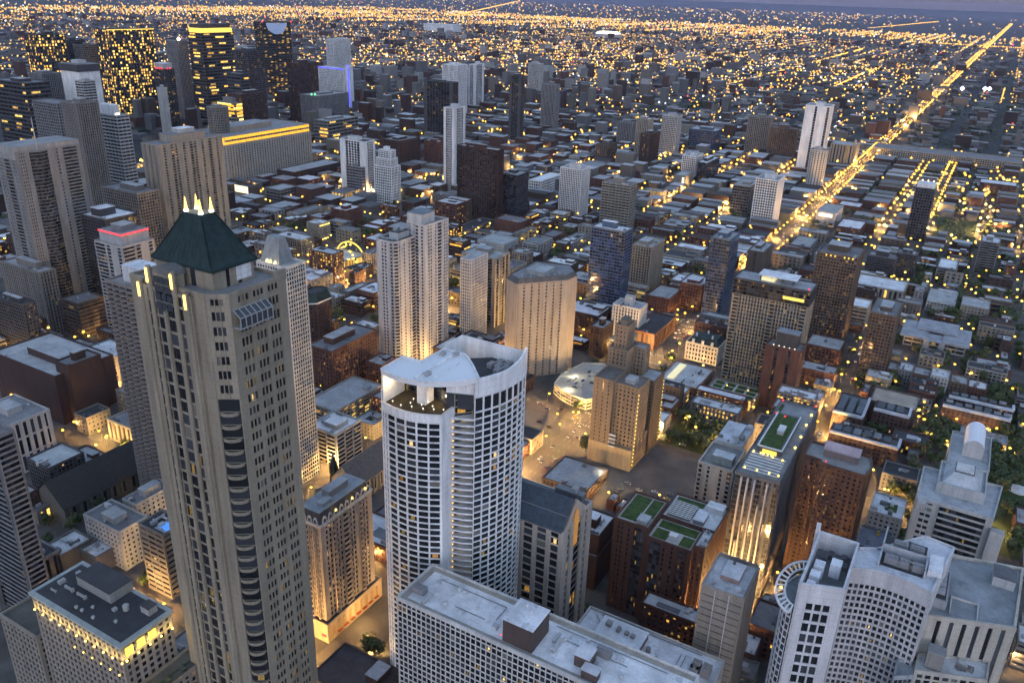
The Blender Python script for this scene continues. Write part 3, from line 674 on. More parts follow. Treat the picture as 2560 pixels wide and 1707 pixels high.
# ---- green pyramid tower ------------------------------------------------------------
PK = (.245, .215, .165)
body = [(-190, -238), (-162, -238), (-162, -203), (-166, -197), (-190, -197)]
claim(body, 'green pyramid roof tower')
pk = thing('apartment_tower', 'tallest tan stone tower with a dark green pyramid roof and four glowing finials', 'apartment tower', (-176, -217, 0))
PS = ST(2.4, 4.9, .3, .42, .5, so=.7, cap=1.)
tier(pk, body, 187.1, 223, dict(PS, pw=.2), PK, .05, ROOF['g'], 1, .03, wins=30, pats=['s2w2s2w2s2', 's1', 's1w3s1', 's2w3s1w3s1w3s2', 's2w2s2w2s2'])
tier(pk, body, 0, 187, dict(PS, pw=.2), PK, .06, ROOF['g'], 1, .03, wins=60, pats=['s2w2s2w2s2', 's1', 'g1', 's2w3s1w3s1w3s2', 's2w2s2w2s2'], cap=False)
ox, oy = pk.location.x, pk.location.y
def pkb(name, mat, boxes, color=None): return blk(pk, name, mat, boxes, color)
# east bay with five rounded piers and dark windows between them
ys = [-232.2, -227.2, -222.4, -214.2, -208.6]; tops = [223.6, 229.4, 214.8, 229.4, 223.6]
ys = [-231.4, -226.3, -220.4, -214.6, -209.2]
fr, gl = MB(), MB(); cl = []
edge_facade(fr, gl, (-160.6-ox, -233.2-oy), (-160.6-ox, -207.6-oy), 0, 221.9, ST(5, 4.9, .08, .2, .3, 's1w4s1', so=.4, cap=.5), cl, True, False)
fr.quad((-162-ox, -207.6-oy, 0), (-160.6-ox, -207.6-oy, 0), (-160.6-ox, -207.6-oy, 222.4), (-162-ox, -207.6-oy, 222.4)) if False else None
fr.box(-162.6-ox, -160.62-ox, -233.19-oy, -207.61-oy, 0, 222)
part(fr, 'bay_wall', 'facade', pk, PK); g = part(gl, 'bay_glazing', 'glazing', pk, (.03, 1, .03)); g['kind'] = 'stuff'
windows(pk, [((c[0][0]+ox, c[0][1]+oy, c[0][2]), *c[1:]) for c in cl], 40, .04)
for yy, tz in zip(ys, tops):
    mb = MB(); mb.cyl(-160.2-ox, yy-oy, 0, tz, .85, 12); part(mb, 'pier', 'facade', pk, PK)
for yy, tz in ((-231.4, 223.6), (-226.3, 229.4), (-214.6, 229.4), (-209.2, 223.6)):
    pkb('pier_light', 'glow_yellow', [(-159.34, -159.05, yy-.4, yy+.4, tz-5.5, tz-.6)])
mb = MB(); pts = [(-220.4+5*math.cos(a), 222.4+0*a) for a in (0,)]
mb.box(-165-ox, -160.9-ox, -225.4-oy, -215.4-oy, 222, 227.5)
part(mb, 'arch_gable', 'facade', pk, PK)
mb = MB(); n = 10
for i in range(n):
    a0, a1 = PI*i/n, PI*(i+1)/n; R2 = 5
    P0 = (-220.4+R2*math.cos(a0), 227.3+2.6*math.sin(a0)); P1 = (-220.4+R2*math.cos(a1), 227.3+2.6*math.sin(a1))
    mb.quad((-160.7-ox, P0[0]-oy, P0[1]), (-160.7-ox, P1[0]-oy, P1[1]), (-166-ox, P1[0]-oy, P1[1]), (-166-ox, P0[0]-oy, P0[1]))
    mb.poly([(-160.7-ox, P0[0]-oy, P0[1]), (-160.7-ox, -220.4-oy, 227.2), (-160.7-ox, P1[0]-oy, P1[1])])
part(mb, 'arched_roof', 'roofing', pk, (.14, .14, .14))
mb = MB()
for i in range(3):
    for j in range(4): mb.quad((-160.1-ox, -224.4+i*2.75-oy, 215.4+j*2.9), (-160.1-ox, -222.+i*2.75-oy, 215.4+j*2.9), (-160.1-ox, -222.+i*2.75-oy, 217.8+j*2.9), (-160.1-ox, -224.4+i*2.75-oy, 217.8+j*2.9))
part(mb, 'arched_window', 'pane_grey', pk)
# drum and pyramid
E0, E1, T0, T1 = (-184.6, -231.8), (-166.2, -203.4), (-178.1, -221.4), (-172.6, -213.4)
tier(pk, [(E0[0]+1, E0[1]+1), (E1[0]-1, E0[1]+1), (E1[0]-1, E1[1]-1), (E0[0]+1, E1[1]-1)], 222.5, 229.6, ST(5, 8, .1, .1, .3, 's3g1s2g1s3', cap=.1), PK, 0, PK, cap=False)
pkb('screen_panel', 'facade', [(-182.6, -176.4, -204.1, -203.95, 224.2, 229.2)], C['W'])
mb = MB()
def ring(t, z):
    k = t; a = (E0[0]+(T0[0]-E0[0])*k, E0[1]+(T0[1]-E0[1])*k); b = (E1[0]+(T1[0]-E1[0])*k, E1[1]+(T1[1]-E1[1])*k)
    return [(a[0]-ox, a[1]-oy, z), (b[0]-ox, a[1]-oy, z), (b[0]-ox, b[1]-oy, z), (a[0]-ox, b[1]-oy, z)]
rings = [ring(-.03, 229.3), ring(-.03, 230.1), ring(.09, 231.2), ring(.5, 237.4), ring(1, 245.2)]
for a, b in zip(rings, rings[1:]):
    for i in range(4):
        j = (i+1) % 4; mb.quad(a[i], a[j], b[j], b[i])
mb.poly(list(reversed(rings[0])))
part(mb, 'pyramid_roof', 'slate', pk)
mb = MB()
for i in range(4):
    j = (i+1) % 4
    for t in range(0, 13):
        for a, b in zip(rings[1:], rings[2:]):
            p = Vector(a[i]).lerp(Vector(a[j]), t/12); q = Vector(b[i]).lerp(Vector(b[j]), t/12); mb.bar(p, q, .16 if t % 12 else .4)
part(mb, 'roof_ribs', 'slate', pk)
pkb('roof_deck', 'roofing', [(T0[0], T1[0], T0[1], T1[1], 245.0, 245.3)], (.2, .2, .2))
for fx in (T0[0]+.6, T1[0]-.6):
    for fy in (T0[1]+.6, T1[1]-.6):
        mb = MB(); mb.cyl(fx-ox, fy-oy, 245.3, 246., .75, 8); part(mb, 'finial_base', 'glow_white', pk)
        mb = MB(); mb.cyl(fx-ox, fy-oy, 246., 250.2, .6, 8, .06); part(mb, 'finial', 'glow_yellow', pk)
# greenhouse on the north wall
mb = MB()
x0, x1 = -180.8, -167; yb, yf = -196.6, -193.6
for i in range(7):
    xx = x0+(x1-x0)*i/6
    mb.bar((xx-ox, yb-oy, 218.2), (xx-ox, yf-oy, 216.), .3); mb.bar((xx-ox, yf-oy, 216.), (xx-ox, yf-oy, 212.6), .3)
mb.box(x0-.3-ox, x1+.3-ox, yb-oy, yf+.2-oy, 212.2, 212.6); mb.bar((x0-ox, yf-oy, 216.), (x1-ox, yf-oy, 216.), .35); mb.bar((x0-ox, yb-oy+.1, 218.2), (x1-ox, yb-oy+.1, 218.2), .35)
part(mb, 'greenhouse_frame', 'plain', pk, (.26, .28, .28))
mb = MB(); mb.quad((x1-ox, yf-oy-.1, 215.9), (x0-ox, yf-oy-.1, 215.9), (x0-ox, yb-oy, 218.1), (x1-ox, yb-oy, 218.1)); mb.quad((x1-ox, yf-oy-.1, 212.6), (x0-ox, yf-oy-.1, 212.6), (x0-ox, yf-oy-.1, 215.9), (x1-ox, yf-oy-.1, 215.9))
part(mb, 'greenhouse_glass', 'pane_grey', pk)
# curved balconies on the chamfered corner
dx, dy = -4/7.21, 6/7.21; cxp, cyp = -164., -200.; nx, ny = dy, -dx
mb = MB(); n = 9; prev = None
for i in range(n+1):
    a = PI*i/n; q = (dx*-3.1*math.cos(a)+nx*2.*math.sin(a), dy*-3.1*math.cos(a)+ny*2.*math.sin(a))
    if prev:
        o0, o1 = prev, q
        mb.quad((o0[0], o0[1], -.2), (o1[0], o1[1], -.2), (o1[0], o1[1], 1.05), (o0[0], o0[1], 1.05))
        i0, i1 = (o0[0]*.9, o0[1]*.9), (o1[0]*.9, o1[1]*.9)
        mb.quad((o0[0], o0[1], 1.05), (o1[0], o1[1], 1.05), (*i1, 1.05), (*i0, 1.05)); mb.quad((*i1, .1), (*i0, .1), (*i0, 1.05), (*i1, 1.05))
        mb.poly([(0, 0, .1), (*i0, .1), (*i1, .1)]); mb.poly([(0, 0, -.2), (o1[0], o1[1], -.2), (o0[0], o0[1], -.2)])
    prev = q
bm_ = mb.mesh('balcony', 'facade')
for k in range(37): link('balcony', bm_, pk, PK, (cxp-ox, cyp-oy, 5+k*4.9))
blk(pk, 'crown_cornice', 'facade', [(-190.6, -186, -197.5, -196.2, 222.6, 226)], PK)

# ---- white curved tower --------------------------------------------------------------
WC = (.70, .715, .74)
ctrl = [(-239, -196.6), (-237.4, -188), (-238.2, -178.5), (-242.6, -169.2), (-249.5, -162.2), (-257.5, -157.2), (-266.5, -153.8), (-277.5, -152.6), (-284.5, -153.8)]
cv = resample(curve_pts(ctrl, 12), 64)
k1, k2 = 25, 36                       # notch between the two halves
back = [(-284.8, -170.9), (-271.4, -187.2), (-254.3, -187.4), (-254.3, -196.9)]
claim(cv+back, 'white curved tower')
wt = thing('apartment_tower', 'white curved tower with a gridded facade and a swooping white roof over a planted terrace', 'apartment tower', (-258, -176, 0))
ox, oy = wt.location.x, wt.location.y
WS = ST(3.4, 3.1, .085, .2, .5, so=.85, cap=.0)
def cfac(pts, z0, z1, n, S, wn=0, lit=.06):
    fr, gl = MB(), MB(); cl = []
    q = resample(pts, n)
    for a, b in zip(q, q[1:]): edge_facade(fr, gl, (a[0]-ox, a[1]-oy), (b[0]-ox, b[1]-oy), z0, z1, dict(S, bw=100), cl, False, False)
    part(fr, 'walls', 'facade', wt, WC); g = part(gl, 'glazing', 'glazing', wt, (lit, 1, .02)); g['kind'] = 'stuff'
    if wn: windows(wt, [((c[0][0]+ox, c[0][1]+oy, c[0][2]), *c[1:]) for c in cl], wn, .08)
def band(pts, z0, z1, name, th=.5, mat='facade', color=WC, lift=None):
    mb = MB(); n = len(pts)
    for i in range(n-1):
        a, b = pts[i], pts[i+1]; dx, dy = b[0]-a[0], b[1]-a[1]; L = math.hypot(dx, dy); nx, ny = dy/L*th, -dx/L*th
        za = z1+(lift(i/(n-1)) if lift else 0); zb = z1+(lift((i+1)/(n-1)) if lift else 0)
        A, B = (a[0]-ox, a[1]-oy), (b[0]-ox, b[1]-oy); Ao, Bo = (A[0]+nx, A[1]+ny), (B[0]+nx, B[1]+ny); Ai, Bi = (A[0]-nx*.6, A[1]-ny*.6), (B[0]-nx*.6, B[1]-ny*.6)
        mb.quad((*Ao, z0), (*Bo, z0), (*Bo, zb), (*Ao, za)); mb.quad((*Bi, z0), (*Ai, z0), (*Ai, za), (*Bi, zb)); mb.quad((*Ao, za), (*Bo, zb), (*Bi, zb), (*Ai, za)); mb.quad((*Ai, z0), (*Bi, z0), (*Bo, z0), (*Ao, z0))
    return part(mb, name, mat, wt, color)
TZ = 154.
cfac(cv[3:k1], 0, TZ-3, 5, WS, 60)
cfac(cv[:4], 0, TZ-3, 2, dict(WS, pw=.3, sh=.12))
band(cv[:k1], TZ-3, TZ+1.1, 'terrace_parapet', .52)
# the fin and the balcony notch
fx = cv[k1-1]; gx = cv[k2]; fi = (-251.6, -169.2); wi = (-257., -163.2)
mb = MB(); L_ = lambda p: (p[0]-ox, p[1]-oy)
mb.prism([L_((fx[0]+.45, fx[1]-.2)), L_((fx[0]+.3, fx[1]+.9)), L_((fi[0], fi[1]+.6)), L_((fi[0], fi[1]-.8))], 0, TZ+.9); part(mb, 'fin', 'facade', wt, WC)
fr, gl = MB(), MB(); S2 = ST(100, 3.1, .05, .12, .1, cap=0)
edge_facade(fr, gl, L_((fi[0]+.2, fi[1]+.6)), L_(wi), 0, TZ+7, S2, None, False, False); edge_facade(fr, gl, L_(wi), L_((gx[0]-.6, gx[1]-.6)), 0, TZ+7, S2, None, False, False)
part(fr, 'notch_wall', 'facade', wt, (.3, .26, .2)); g = part(gl, 'notch_glazing', 'glazing', wt, (.25, 1., .025)); g['kind'] = 'stuff'
mb = MB(); q0 = L_((-248.9, -168.4)); q1 = L_((-250.4, -163.4)); q2 = L_((gx[0]+.4, gx[1]+.4)); q3 = L_((gx[0]-.5, gx[1]-.7))
mb.prism([L_(fi), q0, q1, q2, q3, L_(wi)], -.16, .16, True)
for u_, v_ in ((q0, q1), (q1, q2)):
    mb.quad((*u_, -.16), (*v_, -.16), (*v_, .75), (*u_, .75)); mb.quad((*v_, .75), (v_[0]-.12, v_[1]-.12, .75), (u_[0]-.12, u_[1]-.12, .75), (*u_, .75)); mb.quad((v_[0]-.12, v_[1]-.12, -.16), (u_[0]-.12, u_[1]-.12, -.16), (u_[0]-.12, u_[1]-.12, .75), (v_[0]-.12, v_[1]-.12, .75))
bm_ = mb.mesh('balcony', 'facade')
for k in range(48): link('balcony', bm_, wt, WC, (0, 0, 5+k*3.1))
b = (-249.6, -168.1)
lamp_bits(wt, 'balcony_lamp', 'glow_orange', [(b[0], b[1], 6.8+k*3.1) for k in range(2, 47)], .24)
# right half: grid, tall windows, white band that rises to a prow
rc = cv[k2:]
cfac(rc, 0, TZ, 8, WS, 60)
cfac(rc, TZ, 161., 8, ST(3, 7, .1, .1, .5, cap=0), 0, .12)
band(rc, 161, 169.6, 'roof_band', .62, lift=lambda t: 0 if t < .45 else (t-.45)**1.6*11)
# terrace
tp = cv[:k1]+[(-251.6, -169.2), (-258, -183), (-254.3, -196.9)]
mb = MB(); mb.poly([(p[0]-ox, p[1]-oy, TZ) for p in tp]); part(mb, 'terrace', 'roofing', wt, (.06, .048, .028))
mb = MB()
for p in [(-241.5, -193), (-240.5, -188), (-242, -183.5), (-244.5, -186), (-245.5, -181), (-243, -178.5), (-247, -176.5), (-245, -174.5), (-249, -180), (-248, -187), (-247, -171)]: mb.cyl(p[0]-ox, p[1]-oy, TZ, TZ+.9, .16, 6)
part(mb, 'lamp_bollards', 'steel', wt); lamp_bits(wt, 'terrace_lamp', 'glow_white', [(p[0], p[1], TZ+1.1) for p in [(-241.5, -193), (-240.5, -188), (-242, -183.5), (-244.5, -186), (-245.5, -181), (-243, -178.5), (-247, -176.5), (-245, -174.5), (-249, -180), (-248, -187), (-247, -171)]], .25)
blk(wt, 'stair_core', 'facade', [(-253.5, -247.5, -184.8, -180.5, TZ, 167)], WC)
blk(wt, 'terrace_end_wall', 'facade', [(-254, -239.4, -196.9, -196.2, TZ, 167.4)], WC)
bwl = [(-247.2, -171), (-255.6, -163)]; mb = MB()
mb.quad((-250.6-ox, -172-oy, TZ), (-255.2-ox, -160.2-oy, TZ), (-255.2-ox, -160.2-oy, 161.2), (-250.6-ox, -172-oy, 161.2)); mb.quad((-257-ox, -183-oy, TZ), (-250.6-ox, -172-oy, TZ), (-250.6-ox, -172-oy, 161.2), (-257-ox, -183-oy, 161.2)); part(mb, 'terrace_windows', 'pane_grey', wt)
mb = MB(); mb.quad((-250.5-ox, -172-oy, 161.2), (-255.1-ox, -160.2-oy, 161.2), (-255.1-ox, -160.2-oy, 168), (-250.5-ox, -172-oy, 168)); part(mb, 'terrace_wall', 'facade', wt, WC)
# swooping roof slab
rp = cv[:k2]+[(-254.5, -158.8), (-264.5, -168.5), (-271, -176), (-271.2, -187.2), (-254.3, -187.2), (-254.3, -196.9)]
mb = MB(); mb.prism([(p[0]-ox, p[1]-oy) for p in rp], 167.6, 169.2, True); part(mb, 'roof_slab', 'plain', wt, (.68, .70, .73))
band(rp+[rp[0]], 169.21, 170.1, 'roof_rim', .35)
blk(wt, 'roof_rib', 'facade', [(-270.8, -240.5, -180.9, -180.1, 169.22, 170.3), (-262.5, -240, -174.2, -173.6, 169.22, 169.9)], WC)
mb = MB(); mb.box(-262-ox, -256-ox, -190-oy, -184-oy, 169.2, 169.5) if False else None
lo = rc+[(-284.8, -170.9), (-271.4, -187.2), (-271, -176.), (-264.5, -168.5)]
mb = MB(); mb.poly([(p[0]-ox, p[1]-oy, 164.5) for p in lo]); part(mb, 'mechanical_deck', 'roofing', wt, ROOF['d'])
blk(wt, 'screen_wall', 'facade', [(-285, -271.3, -187.2, -186.6, 160, 171.5), (-285.2, -284.6, -186.6, -153.8, 158, 171.5)], WC)
for p in ((-276, -166), (-276, -162.4), (-276, -158.8), (-280, -164), (-280, -160), (-272, -160.5)): unit(wt, p[0], p[1], 164.5, 'chiller', 1.1, 0, (.25, .25, .26))
for p in ((-246, -178), (-266, -184.5), (-268.5, -179.5)): unit(wt, p[0], p[1], 169.25, 'chiller', .8, 0, (.35, .35, .36))
bk = [cv[-1]]+back+[cv[0]]
fr, gl = MB(), MB()
for i in range(len(bk)-1): edge_facade(fr, gl, (bk[i][0]-ox, bk[i][1]-oy), (bk[i+1][0]-ox, bk[i+1][1]-oy), 0, 160, ST(3.4, 3.1, .2, .25, .4, cap=.3), None, True, False)
part(fr, 'rear_wall', 'facade', wt, WC); g = part(gl, 'rear_glazing', 'glazing', wt, (.06, 1, .02)); g['kind'] = 'stuff'

# ---- white roofed slab in front --------------------------------------------------------
pl = [(-235, -168.6), (-210.5, -168.6), (-210.5, -50), (-235.4, -50)]; claim(pl, 'white roofed slab in front')
r, _ = shell('office_building', 'long white gridded slab with a white roof and dark brick roof house, nearest the camera', 'office building', pl, 0, 85, ST(2.35, 2.95, .17, .22, .35, so=.6, cap=1.), (.52, .515, .51), .05, (.66, .67, .70), 1, .025, wins=96)
blk(r, 'roof_edge', 'facade', [(-234.8, -232.6, -168, -50.4, 85.0, 85.12), (-232.6, -210.8, -168, -165.6, 85.0, 85.11), (-213, -210.8, -165.6, -50.4, 85.0, 85.1)], (.33, .30, .26))
hut(r, -226.8, -213.2, -120.4, -107.5, 85, 95.2, (.085, .062, .058), (.62, .63, .67), 'roof_house', .3)
for p in ((-224, -116), (-221.5, -112.5)): unit(r, *p, 95.5, 'vent', 1.1, 0, (.5, .5, .52))
hut(r, -223, -216.5, -91.5, -85.5, 85, 90, (.1, .075, .07), (.55, .56, .6), 'roof_house'); hut(r, -216.5, -212.6, -86.8, -80.6, 85, 88.6, (.1, .075, .07), (.5, .51, .55), 'roof_house')
for x, y, k, s in ((-218.6, -163.2, 'chiller', 1.5), (-216.2, -158, 'duct', 1.1), (-227.6, -149.7, 'vent', 1.6), (-217.2, -149.8, 'vent', 1.6), (-217.3, -126, 'hatch', 1.2), (-222.8, -137.6, 'vent', .9), (-221, -101, 'duct', 1.2), (-226, -100, 'vent', .9), (-228.4, -98.4, 'vent', .8), (-227, -84, 'chiller', 1.6), (-220, -74, 'vent', 1.), (-225, -103, 'duct', .9), (-230, -92, 'hatch', .7), (-228, -77, 'hatch', .8)): unit(r, x, y, 85, k, s, 0 if k == 'duct' else PI/2, (.2, .2, .21) if k == 'chiller' else (.42, .43, .45))
mb = MB()
for (a, b2) in (((-229.5, -160), (-229.5, -128)), ((-229.5, -128), (-221, -128)), ((-226, -100), (-226, -74)), ((-231, -106), (-231, -60)), ((-219, -146), (-219, -132))): mb.bar((a[0]-r.location.x, a[1]-r.location.y, 85.25), (b2[0]-r.location.x, b2[1]-r.location.y, 85.25), .22)
part(mb, 'pipe', 'steel', r); lamp_bits(r, 'red_light', 'glow_red', [(-214, -121.5, 86.6)], .35)

# ---- low white roof beside it -------------------------------------------------------------
pl = [(-285.5, -114.5), (-238.5, -114.5), (-238.5, -50.8), (-285.5, -50.8)]; claim(pl, 'low white roofed block')
r, _ = shell('office_building', 'low block with a wide cluttered white roof beside the long slab in front', 'office building', pl, 0, 50, 'punch', (.4, .39, .37), .04, (.62, .63, .66), 1, .03)
blk(r, 'raised_roof', 'facade', [(-281, -262, -105, -84, 50, 53.4)], (.2, .13, .11)); blk(r, 'raised_roof_cover', 'roofing', [(-281.2, -261.8, -105.2, -83.8, 53.41, 53.7)], (.6, .61, .64))
for x, y, k, s, z in ((-276, -101, 'hatch', 1.4, 53.7), (-275, -96, 'chiller', .8, 53.7), (-274.8, -92, 'hatch', 1, 53.7), (-274.5, -89, 'hatch', 1, 53.7), (-273.7, -81, 'tank', .8, 50), (-271, -76.4, 'tank', .6, 50), (-275, -60, 'chiller', 1.7, 50), (-271, -60, 'chiller', 1.7, 50), (-275, -55.5, 'chiller', 1.7, 50), (-268, -80, 'hatch', 1.4, 50)): unit(r, x, y, z, k, s, 0, (.22, .2, .19))
mb = MB()
for (a, b2) in (((-284, -108), (-284, -60)), ((-280, -68), (-262, -68)), ((-280, -66), (-262, -66)), ((-283, -110), (-276, -104))): mb.bar((a[0]-r.location.x, a[1]-r.location.y, 50.4), (b2[0]-r.location.x, b2[1]-r.location.y, 50.4), .3)
part(mb, 'pipe', 'steel', r)

# ---- hotel with uplights, bottom left ---------------------------------------------------------
pl = [(-161, -302.6), (-137.5, -302.6), (-137.5, -245.2), (-161, -245.2)]; claim(pl, 'uplit hotel')
r, _ = shell('hotel_tower', 'tan hotel crowned with golden uplights under a flat black roof, bottom left', 'hotel', [(p[0]+(1 if p[0] > -150 else -1)*-.6, p[1]+(1 if p[1] > -270 else -1)*-.6) for p in pl], 0, 78, ST(3, 3.3, .42, .36, .4, cap=.2), (.25, .225, .20), .04, (.05, .05, .055), 1, .03, wins=40)
blk(r, 'cornice', 'facade', [(-161.6, -136.9, -303.2, -244.6, 78.4, 79.6)], (.30, .33, .32))
blk(r, 'black_roof', 'roofing', [(-159.6, -138.9, -301.2, -246.6, 79.61, 79.72)], (.045, .045, .05))
hut(r, -161, -150.6, -290.4, -268.6, 79.7, 84.5, (.22, .23, .22), (.05, .05, .055), 'roof_house', .25)
hut(r, -158, -154, -254.5, -249.5, 79.7, 83, (.3, .3, .28), (.06, .06, .06), 'roof_house', .25)
for x, y, k, s in ((-141.7, -277.9, 'vent', 1), (-141.8, -274.4, 'vent', 1), (-145.2, -272.4, 'vent', 1), (-141.6, -267, 'vent', 1), (-144.9, -257.6, 'vent', 1.), (-146.9, -282.2, 'duct', .9), (-146.9, -290.4, 'duct', .9), (-151.5, -260.1, 'tank', .9), (-148, -297, 'chiller', .8), (-143, -295, 'duct', .6), (-155, -296, 'hatch', 1), (-149, -264, 'hatch', .9)): unit(r, x, y, 79.7, k, s, PI/2 if k == 'duct' else 0, (.28, .29, .28))
gp = [(-136.7, -300.5+i*5.6, 72.2) for i in range(11)]+[(-138.6-i*5.2, -244.1, 72.2) for i in range(5)]
lamp_bits(r, 'uplight', 'glow_yellow', gp, .42)
lamp_bits(r, 'wall_lamp', 'glow_yellow', [(-136.7, -276+i*5.6, 64.5) for i in range(6)], .38)
HOTEL_UP = gp
for i in range(3): blk(r, 'lit_window', 'glow_gold', [(-142.6-i*5.2, -139.4-i*5.2, -245.64, -245.1, 73, 76.8)])
pl = [(-158, -330.5), (-136.4, -330.5), (-136.4, -304), (-158, -304)]; claim(pl)
r, _ = shell('office_building', 'lower tan stone wing with a plain roof adjoining the uplit hotel', 'office building', pl, 0, 55, ST(3, 3.3, .45, .38, .35), (.23, .21, .185), .02, (.09, .085, .075), 1, .03, wins=30)
pl = [(-172, -244.4), (-142, -244.4), (-142, -234), (-172, -234)]; claim(pl)
r, _ = shell('office_building', 'terraced tan brick block with roof plants in front of the uplit hotel', 'office building', pl, 0, 56, ST(3, 3.3, .45, .38, .35), (.26, .22, .18), .06, (.11, .105, .095), 1, .03, wins=40)
for i in range(7): unit(r, -146-i*3.6, -239+(i % 2)*2, 56, 'hatch' if i % 2 else 'duct', .8, 0, (.06, .08, .05))
pl = [(-200, -262), (-162.5, -262), (-162.5, -246), (-200, -246)]; claim(pl)
r, _ = shell('low_rise_building', 'pale roofed annex packed with ducts between the uplit hotel and the green pyramid tower', 'building', pl, 0, 48, 'punch', (.3, .28, .25), .02, (.4, .4, .41))
for i in range(6): unit(r, -166-i*2.6, -258+(i*3 % 10), 48, ('duct', 'chiller', 'hatch')[i % 3], 1.1, (i % 2)*PI/2, (.35, .35, .36))
pl = [(-198, -292), (-165, -292), (-165, -266), (-198, -266)]; claim(pl)
r, _ = shell('low_rise_building', 'dark restaurant terrace glowing red beside the uplit hotel', 'restaurant', pl, 0, 8, 'blank', (.12, .06, .05), .0, (.08, .03, .03))
lamp_bits(r, 'red_lantern', 'glow_red', [(-172, -282, 9), (-176, -279, 9), (-170, -276, 9.)], .7)

# ---- beige tower with an arched crown ----------------------------------------------------------------
pl = [(-282, -258), (-244, -258), (-244, -242), (-282, -242)]
claim([(-286, -264), (-242, -264), (-242, -240), (-286, -240)], 'beige arch crowned tower')
r, _ = shell('hotel_tower', 'beige striped tower with an arched mansard crown right of the green pyramid tower', 'hotel', pl, 13, 70, ST(2.6, 3.2, .4, .3, .45, 's1w2b1w2b2w2s1b1w2s1', so=.5), (.33, .285, .25), .08, (.25, .26, .28), 1, .03, wins=70)
blk(r, 'cornice', 'facade', [(-283, -243, -259, -241, 70.9, 71.9)], (.5, .48, .45))
mb = MB(); ox, oy = r.location.x, r.location.y
a = [(-282, -258), (-244, -258), (-244, -242), (-282, -242)]; b = [(-280, -256), (-246, -256), (-246, -244), (-280, -244)]
for i in range(4):
    j = (i+1) % 4; mb.quad((a[i][0]-ox, a[i][1]-oy, 71.9), (a[j][0]-ox, a[j][1]-oy, 71.9), (b[j][0]-ox, b[j][1]-oy, 77), (b[i][0]-ox, b[i][1]-oy, 77))
part(mb, 'mansard_roof', 'facade', r, (.08, .065, .06))
blk(r, 'flat_roof', 'roofing', [(-280.4, -245.6, -256.4, -243.6, 77, 77.5)], (.27, .29, .31))
hut(r, -272, -258, -253, -248, 77.5, 81, (.2, .19, .18), (.3, .31, .33)); hut(r, -257, -250, -249, -245.5, 77.5, 79, (.25, .26, .26), (.3, .31, .32), 'roof_house')
mb = MB()
def archring(mb, c, ax, w, z, hh):
    for i in range(8):
        a0, a1 = PI*i/8, PI*(i+1)/8
        p = lambda t, k: (c[0]+ax[0]*w*k*math.cos(t), c[1]+ax[1]*w*k*math.cos(t), z+hh*k*math.sin(t))
        q = [p(a0, 1), p(a1, 1), p(a1, .72), p(a0, .72)]; off = Vector((ax[1], -ax[0], 0))*.5
        mb.quad(*[tuple(Vector(t)+off) for t in q]); mb.quad(*[tuple(t) for t in (q[0], q[1], tuple(Vector(q[1])+off), tuple(Vector(q[0])+off))])
for i in range(9): archring(mb, (-246.5-i*4.1-ox, -241.6-oy), (-1, 0), 1.5, 72.2, 4.)
for i in range(4): archring(mb, (-243.4-ox, -244.2-i*3.7-oy), (0, 1), 1.4, 72.2, 4.)
part(mb, 'arch_dormer', 'facade', r, (.5, .47, .42))
lamp_bits(r, 'crown_lamp', 'glow_yellow', [(-254.5, -241.2, 75.2), (-266.8, -241.2, 75.2), (-277.1, -241.2, 75.2)], .7)
blk(r, 'podium', 'facade', [(-286, -242, -264, -240, 0, 12.4)], (.42, .33, .23)); blk(r, 'podium_roof', 'roofing', [(-285.5, -242.5, -263.5, -240.5, 12.41, 12.6)], (.07, .07, .07))
mb = MB()
for i in range(9): mb.box(-246.5-i*4.4-1.-ox, -246.5-i*4.4+1.-ox, -240.05-oy, -239.9-oy, 3, 9); archring(mb, (-246.5-i*4.4-ox, -240.2-oy), (-1, 0), 1., 9, 1.)
part(mb, 'arched_window', 'pane_amber', r)
blk(r, 'red_sign', 'glow_red', [(-241.98, -241.7, -244, -241, 4, 5.4)]); blk(r, 'awning', 'plain', [(-252-i*5, -249-i*5, -240, -238.6, 3.2, 3.5) for i in range(7)], (.35, .07, .03))

# ---- gabled office tower ------------------------------------------------------------------------------
pl = [(-318, -190), (-287.5, -190), (-287.5, -132), (-318, -132)]; claim(pl, 'gabled office tower')
r, _ = shell('office_building', 'tan framed office tower with a steep slate gable roof right of the white curved tower', 'office building', pl, 0, 84, ST(7.5, 4.1, .34, .2, .7, so=.5, cap=.3), (.40, .345, .30), .2, (.12, .13, .14), .7, .02, pats=[None, None, 's1w1s1g2s1w1s1', None], wins=50)
mb = MB(); ox, oy = r.location.x, r.location.y; q = lambda x, y, z: (x-ox, y-oy, z)
for (xa, xb, za, zb) in ((-286.6, -300, 84.2, 95.4), (-300, -313.5, 95.4, 84.2)):
    mb.quad(q(xa, -190, za), q(xa, -132.6, za), q(xb, -132.6, zb), q(xb, -190, zb)); mb.quad(q(xa, -132.6, za-.5), q(xa, -190, za-.5), q(xb, -190, zb-.5), q(xb, -132.6, zb-.5))
part(mb, 'gable_roof', 'blue_slate', r)
mb = MB(); mb.bar(q(-293, -190, 89.6), q(-293, -133, 89.6), .35); part(mb, 'roof_rail', 'steel', r)
mb = MB()
for y in (-131.9, -189.5):
    mb.poly([q(-287, y, 84), q(-300, y, 95.9), q(-313.6, y, 84)] if y < -150 else [q(-313.6, y, 84), q(-300, y, 95.9), q(-287, y, 84)][::-1])
mb.poly([q(-287, -132.6, 84), q(-300, -132.6, 95.9), q(-313.6, -132.6, 84)]); part(mb, 'gable_wall', 'facade', r, (.40, .345, .30))
mb = MB(); mb.poly([q(-302.5, -131.2, 70), q(-297.5, -131.2, 70), q(-297.5, -131.2, 88), q(-300, -131.2, 91), q(-302.5, -131.2, 88)][::-1]); part(mb, 'gable_window', 'pane_amber', r)
